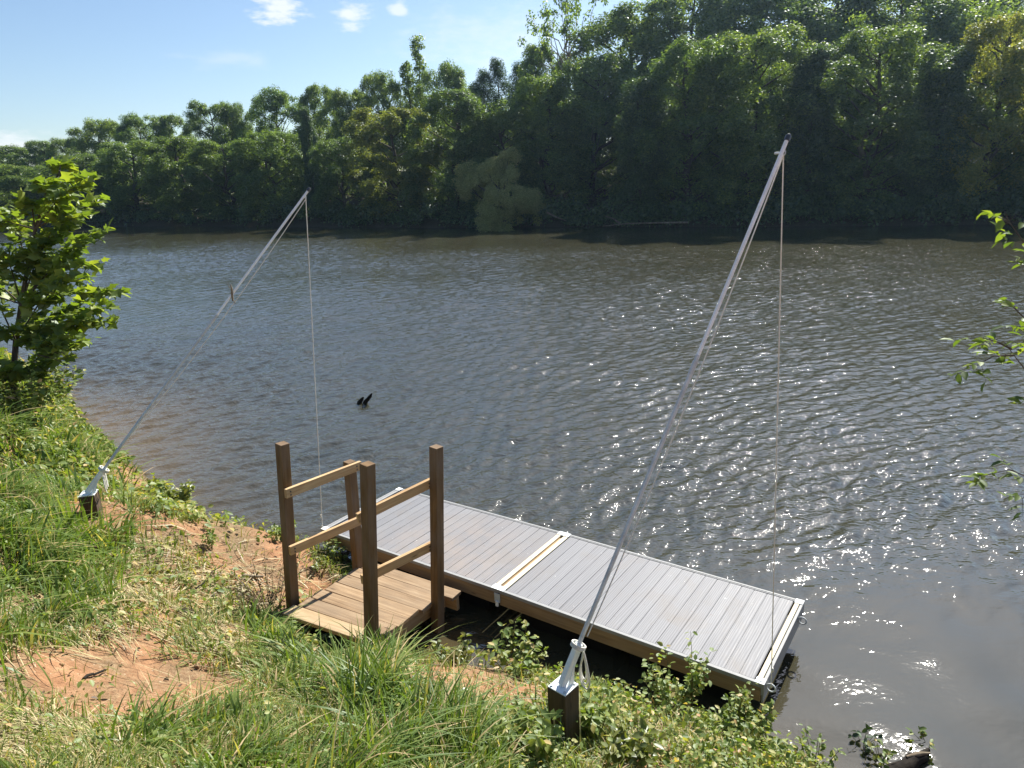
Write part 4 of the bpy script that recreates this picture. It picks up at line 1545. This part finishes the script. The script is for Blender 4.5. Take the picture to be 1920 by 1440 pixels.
    to = mb.build("trunk", BARK if kind != 'sparse' else PALE_BARK, None, True)
    tm = to.data
    bpy.data.objects.remove(to)
    return tm, crown


PROTO = {}
for kind, n in (('full', 4), ('high', 3), ('light', 2), ('vine', 2), ('pine', 2), ('sparse', 1), ('spire', 1)):
    PROTO[kind] = [proto_tree(kind, 100 + 17 * i + len(kind)) for i in range(n)]

# dense table of the far waterline against picture column
_fs = []
for (a, b) in zip(FAR_SHORE[1:-1], FAR_SHORE[2:]):
    for t in np.linspace(0, 1, 60, endpoint=False):
        _fs.append((a[0] + (b[0] - a[0]) * t, a[1] + (b[1] - a[1]) * t, 0.0))
_fs = np.array(_fs)
_fpx = project(_fs)[0]
_o = np.argsort(_fpx)
_fs, _fpx = _fs[_o], _fpx[_o]


def shore_at(px):
    return np.array([np.interp(px, _fpx, _fs[:, 0]), np.interp(px, _fpx, _fs[:, 1])])


_cnt = {}


def far_tree(px, top, width, off, kind, label, name="broadleaf_tree"):
    s_ = shore_at(px)
    d = s_ / np.linalg.norm(s_)
    nrm = np.array([0.45, 0.89]) if px < 1300 else np.array([0.15, 0.99])
    b = s_ + nrm * off
    # stay in the same picture column
    b = b + np.array([1, 0]) * 0
    tp = aty(px, top, b[1])
    bx = tp[0]
    z0 = gz(bx, b[1])
    H = tp[2] - z0
    depth = b[1]
    wm = width * depth / FOC * (1.2 if kind in ('high', 'full') else 1.12)
    i = _cnt.get(kind, 0)
    _cnt[kind] = i + 1
    tm, cm = PROTO[kind][i % len(PROTO[kind])]
    root = empty(name, (bx, b[1], z0), label, "tree", "trees on the far bank")
    root.rotation_euler = (0, 0, random.uniform(0, 6.28))
    s = wm / (2 * PR)
    root.scale = (s, s * random.uniform(1.0, 1.15), H / PH)
    link("trunk", tm, root)
    link("crown", cm, root)
    return root


FAR = [
    # skyline row, left to right
    (-130, 285, 120, 20, 'full', "tall tree outside the left edge of the view, above the far bank"),
    (-50, 280, 110, 20, 'full', "rounded tree at the left end of the far woods, behind the sapling"),
    (22, 277, 90, 21, 'full', "smallest distant tree at the left end of the far treeline"),
    (75, 268, 66, 21, 'full', "small distant dark tree with a rounded top near the left end of the far treeline"),
    (122, 262, 64, 21, 'full', "low distant tree just left of the first high hump in the far treeline"),
    (182, 228, 92, 20, 'full', "tree forming the first high hump in the far treeline, feathery top"),
    (262, 219, 84, 21, 'full', "broad ragged tree whose top stands between two sky gaps, second hump from the left"),
    (318, 221, 74, 21, 'full', "twin ragged crown beside a sky gap, third hump from the left of the far treeline"),
    (392, 196, 84, 20, 'full', "pale green domed tree rising above its neighbours left of the farther pole tip"),
    (440, 197, 54, 22, 'full', "small dark crown poking up between two paler domes left of the farther pole"),
    (512, 172, 88, 20, 'full', "tall rounded tree whose top is the highest one left of the farther pole tip"),
    (592, 166, 70, 22, 'full', "dark crowned tree directly above the farther pole tip"),
    (655, 172, 82, 20, 'full', "broad tree just right of the farther pole tip on the skyline"),
    (712, 140, 84, 21, 'full', "tall tree immediately left of the thin double spire"),
    (772, 78, 120, 23, 'spire', "thin twin spire shaped tree standing up alone above the middle of the woods"),
    (832, 126, 92, 21, 'full', "dark rounded tree immediately right of the thin double spire"),
    (905, 136, 105, 23, 'pine', "bluish pine in the low dip of the skyline at the middle"),
    (932, 114, 90, 24, 'pine', "pointed pine that stands highest in the middle dip of the skyline"),
    (972, 122, 95, 23, 'pine', "short pine right of the pointed pine in the middle dip"),
    (1010, 92, 90, 21, 'full', "bushy tree below the sparse leggy crown"),
    (1062, 4, 128, 20, 'sparse', "sparse leggy tree with thin bare branches against the sky"),
    (1180, 30, 190, 22, 'full', "big soft domed tree between the sparse tree and the tallest woods"),
    (1300, -28, 180, 21, 'full', "tall tree at the edge where the woods climb out of view"),
    (1420, -28, 200, 21, 'full', "very tall tree rising past the top of view left of the nearer pole tip"),
    (1560, -28, 230, 22, 'full', "very tall tree right behind the nearer pole tip, top out of view"),
    (1700, -28, 220, 22, 'full', "very tall shaded tree between nearer pole tip and right edge, top out of view"),
    (1840, -28, 150, 24, 'pine', "dark pine in the upper right corner behind the yellow green tree"),
    (1950, -28, 220, 22, 'full', "tall tree cut by the right edge of the view"),
    (2080, -28, 230, 20, 'full', "tall tree outside the right edge of the view on the far bank"),
    # front row with foliage hanging to the water
    (-60, 310, 150, 3, 'full', "waterside tree outside the left edge of the view"),
    (55, 312, 120, 3, 'full', "waterside tree half hidden by the sapling"),
    (150, 292, 118, 3, 'full', "waterside tree just right of the sapling's top"),
    (235, 268, 118, 3, 'full', "olive green waterside tree above the sapling's longest branch"),
    (325, 262, 126, 3, 'full', "yellowish green waterside tree with ragged crown, below the twin crowns"),
    (415, 268, 112, 3, 'full', "dark ivy hung waterside tree left of the pale bushy one"),
    (495, 250, 112, 3, 'full', "pale bushy waterside tree left of the vine column"),
    (570, 203, 60, 4, 'vine', "dark vine covered column shaped tree beside the farther pole tip", ),
    (632, 262, 92, 3, 'full', "dark waterside tree right of the vine column"),
    (738, 206, 150, 3, 'light', "light green drooping tree that bulges forward below the thin spire"),
    (848, 176, 140, 4, 'full', "dense waterside tree filling the wood right of the drooping light one"),
    (935, 212, 124, 5, 'full', "shaded waterside tree rising behind the light overhanging bush"),
    (1025, 146, 150, 8, 'full', "tall waterside tree right of the light overhanging bush"),
    (1110, 112, 150, 12, 'full', "grey green waterside tree with glinting leaves below the soft dome"),
    (1205, 150, 160, 3, 'vine', "dark vine draped tree left of the long fallen limb"),
    (1300, 84, 178, 4, 'full', "tall leafy waterside tree above the long fallen limb"),
    (1418, 62, 180, 4, 'full', "tall waterside tree just left of the nearer pole tip"),
    (1535, 92, 170, 3, 'vine', "dark vine draped tree just right of the nearer pole tip"),
    (1655, 60, 200, 4, 'full', "dark waterside tree midway between the nearer pole tip and right edge"),
    (1780, 96, 170, 3, 'vine', "deeply shaded vine draped tree left of the yellow green one"),
    (1885, 36, 180, 3.5, 'light', "yellow green sunlit tree at the right edge of the far bank"),
    (2030, 60, 200, 3.5, 'full', "waterside tree outside the right edge of the far bank"),
]
for row in FAR:
    nm = {'pine': "pine_tree", 'vine': "vine_covered_tree"}.get(row[4], "broadleaf_tree")
    far_tree(*row, name=nm)
# pale bush leaning over the water
bush = far_tree(940, 318, 118, -0.6, 'high', "small yellow green bush leaning out over the water from the far bank", "bush")

bush.rotation_euler = (R(50), R(-6), 0)
bush.location.z = 0.3
for ch in bush.children:
    if ch.name.startswith("crown"):
        ch.data = ch.data.copy()
        ch.data.materials[0] = mat_leaf("pale_bush_leaves", [(0, (0.20, 0.23, 0.07)), (0.6, (0.30, 0.31, 0.10)), (1, (0.40, 0.38, 0.15))], 0.5, 0.06, (1.3, 1.3, 0.6), 0.0)

# understorey along the far waterline: one leafy mass
def leafy_mass(name, blobs, per, lsize, mat, label):
    pos, nr = [], []
    for (c, rd) in blobs:
        d = rng.normal(0, 1, (per, 3))
        d /= np.linalg.norm(d, axis=1, keepdims=True)
        sub = rng.normal(0, 1, (8, 3))
        sub /= np.linalg.norm(sub, axis=1, keepdims=True)
        dd = d * 0.6 + sub[rng.integers(0, 8, per)] * 0.6
        pos.append(c + dd * rd * rng.uniform(0.5, 1.1, per)[:, None])
        nr.append(dd * 0.6 + np.array([0, 0, 0.5]) + rng.normal(0, 0.5, (per, 3)))
    pos, nr = np.concatenate(pos), np.concatenate(nr)
    k = pos[:, 2] > 0.04
    pos, nr = pos[k], nr[k]
    ls = rng.uniform(*lsize, len(pos))
    me = scatter(name, T_RHOMB, pos, frames(nr, rng.normal(0, 1, pos.shape) - np.array([0, 0, 0.5])), ls, mat)
    return stuff(name, me, label)


bl = []
for t in np.linspace(-260, 2160, 330):
    s_ = shore_at(t + rng.normal(0, 3))
    off = rng.uniform(-0.2, 2.4)
    rd = rng.uniform(0.6, 1.5)
    bl.append((np.array([s_[0] + 0.3 * off, s_[1] + off, rng.uniform(0.3, 1.9)]), rd))
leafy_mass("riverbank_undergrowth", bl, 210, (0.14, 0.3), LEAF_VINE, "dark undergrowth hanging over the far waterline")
bl = []
for t in np.linspace(-280, 2180, 230):
    s_ = shore_at(t)
    topz = aty(t, np.interp(t, [-280, 0, 200, 500, 700, 1000, 1300, 2200], [310, 300, 262, 205, 175, 140, 40, -40]), s_[1] + 17)[2]
    for _ in range(5):
        off = rng.uniform(14, 23)
        bl.append((np.array([s_[0] + (0.45 if t < 1300 else 0.3) * off, s_[1] + 0.9 * off, rng.uniform(1, max(2, topz - 1.6))]), rng.uniform(1.1, 2.0)))
leafy_mass("woodland", bl, 330, (0.15, 0.30), LEAF_FAR, "dense woods behind the waterside trees")

# fallen limbs along the far waterline
def fallen(p, label, y_off=0.0):
    mb = MB()
    base_y = shore_at(p[0][0])[1] - 1.2 + y_off
    L3 = [aty(a, b, base_y) for a, b in p]
    mb.tube(L3, list(np.linspace(0.08, 0.025, len(L3))), 7)
    o = mb.build("fallen_limb", DEADWOOD, None, True)
    return tag(o, label, "driftwood")


fallen([(1290, 417), (1230, 418), (1180, 419), (1130, 424)], "long pale fallen limb lying along the far waterline right of the overhanging bush")
fallen([(1162, 419), (1150, 410), (1134, 405)], "short pale limb sticking up from the long fallen limb at the far bank", 0.1)
fallen([(1025, 398), (1045, 408), (1062, 414)], "pale bent limb dipping to the water beside the overhanging bush")
fallen([(400, 340), (388, 330), (380, 322), (372, 312)], "dead pale limb showing in the dark wood left of the farther pole", 0.0)

# ------------------------------------------------------------------ air volume added to imitate lens veiling glare and haze
mb = MB()
mb.box((-310, -310, -3.5), (620, 0, 0), (0, 620, 0), (0, 0, 36))
hm, hnt, hout = new_mat("veiling_air")
pv = hnt.nodes.new("ShaderNodeVolumePrincipled")
pv.inputs["Color"].default_value = (0.5, 0.74, 1.0, 1)
pv.inputs["Density"].default_value = 0.00022
pv.inputs["Anisotropy"].default_value = 0.55
hnt.links.new(pv.outputs[0], hout.inputs[1])
tag(mb.build("haze", hm), kind="stuff")

# ------------------------------------------------------------------ sky, sun
SUN_EL, SUN_AZ = R(41), R(32)
world = bpy.data.worlds.new("World")
sc.world = world
world.use_nodes = True
nt = world.node_tree
nt.nodes.clear()
T = NT(nt)
wo = T.n("ShaderNodeOutputWorld")
bg = T.n("ShaderNodeBackground")
sky = T.n("ShaderNodeTexSky", sky_type='NISHITA')
sky.sun_disc = False
sky.sun_elevation = SUN_EL
sky.sun_rotation = SUN_AZ
sky.altitude = 150
sky.air_density = 1.0
sky.dust_density = 0.6
sky.ozone_density = 3.0
dirv = T.n("ShaderNodeTexCoord").outputs["Generated"]
cn = T.noise(dirv, 9, 6, 0.55, 0.2)
cn2 = T.noise(T.mapping(dirv, (1, 1, 3.0)), 26, 5, 0.6)
cl_sum = None


def puff(dvec, rad, stretch, soft, amount, thresh):
    """A cloud bank round a direction: soft disc broken by noise."""
    d = T.n("ShaderNodeVectorMath", operation='SUBTRACT')
    T.l(dirv, d.inputs[0])
    d.inputs[1].default_value = dvec
    s_ = T.mapping(d.outputs[0], (1.0 / (rad * stretch), 1.0 / (rad * stretch), 1.0 / rad))
    ln = T.n("ShaderNodeVectorMath", operation='LENGTH')
    T.l(s_, ln.inputs[0])
    body = T.math('SUBTRACT', 1.0, ln.outputs["Value"])
    nz = T.math('ADD', T.math('MULTIPLY', T.math('SUBTRACT', cn2, 0.5), 2.6), T.math('MULTIPLY', T.math('SUBTRACT', cn, 0.5), 1.4))
    v = T.math('ADD', body, nz)
    return T.math('MULTIPLY', T.maprange(v, thresh, thresh + soft, 0, 1, True), amount)


masks = [puff((-0.262, 0.944, 0.207), 0.026, 1.5, 0.7, 0.75, 0.05), puff((-0.186, 0.962, 0.203), 0.021, 1.5, 0.9, 0.72, 0.08), puff((-0.124, 0.970, 0.209), 0.010, 1.3, 0.8, 0.6, 0.05),
         puff((-0.555, 0.83, 0.050), 0.022, 3.5, 0.8, 0.6, 0.0), puff((-0.33, 0.931, 0.150), 0.014, 6.0, 1.4, 0.22, 0.0), puff((0.0, 0.985, 0.165), 0.045, 2.6, 1.6, 0.35, -0.2),
         puff((0.2, 0.93, 0.32), 0.10, 2.0, 1.2, 0.6, 0.0), puff((-0.5, 0.80, 0.38), 0.08, 2.5, 1.2, 0.6, 0.1)]
tot = masks[0]
for m_ in masks[1:]:
    tot = T.math('MAXIMUM', tot, m_)
skyc = T.mix(tot, sky.outputs[0], (7.6, 7.7, 8.0))
T.l(skyc, bg.inputs[0])
bg.inputs[1].default_value = 0.066
T.l(bg.outputs[0], wo.inputs[0])

sl = bpy.data.lights.new("sun", 'SUN')
so = bpy.data.objects.new("sun", sl)
col.objects.link(so)
sl.energy = 5.0
sl.angle = R(0.53)
sl.color = (1.0, 0.95, 0.86)
S = Vector((math.sin(SUN_AZ) * math.cos(SUN_EL), math.cos(SUN_AZ) * math.cos(SUN_EL), math.sin(SUN_EL)))
so.rotation_euler = S.to_track_quat('Z', 'Y').to_euler()
so.location = S * 50

# ------------------------------------------------------------------ render look
sc.view_settings.view_transform = 'Standard'
sc.view_settings.look = 'None'
sc.view_settings.gamma = 1.0
sc.view_settings.exposure = 1.12
sc.render.engine = 'CYCLES'
sc.cycles.max_bounces = 9
sc.cycles.diffuse_bounces = 5
sc.cycles.glossy_bounces = 3
sc.cycles.transmission_bounces = 4
sc.cycles.sample_clamp_direct = 55.0
sc.cycles.sample_clamp_indirect = 2.5
sc.cycles.caustics_reflective = False
sc.cycles.caustics_refractive = False
sc.cycles.use_denoising = True
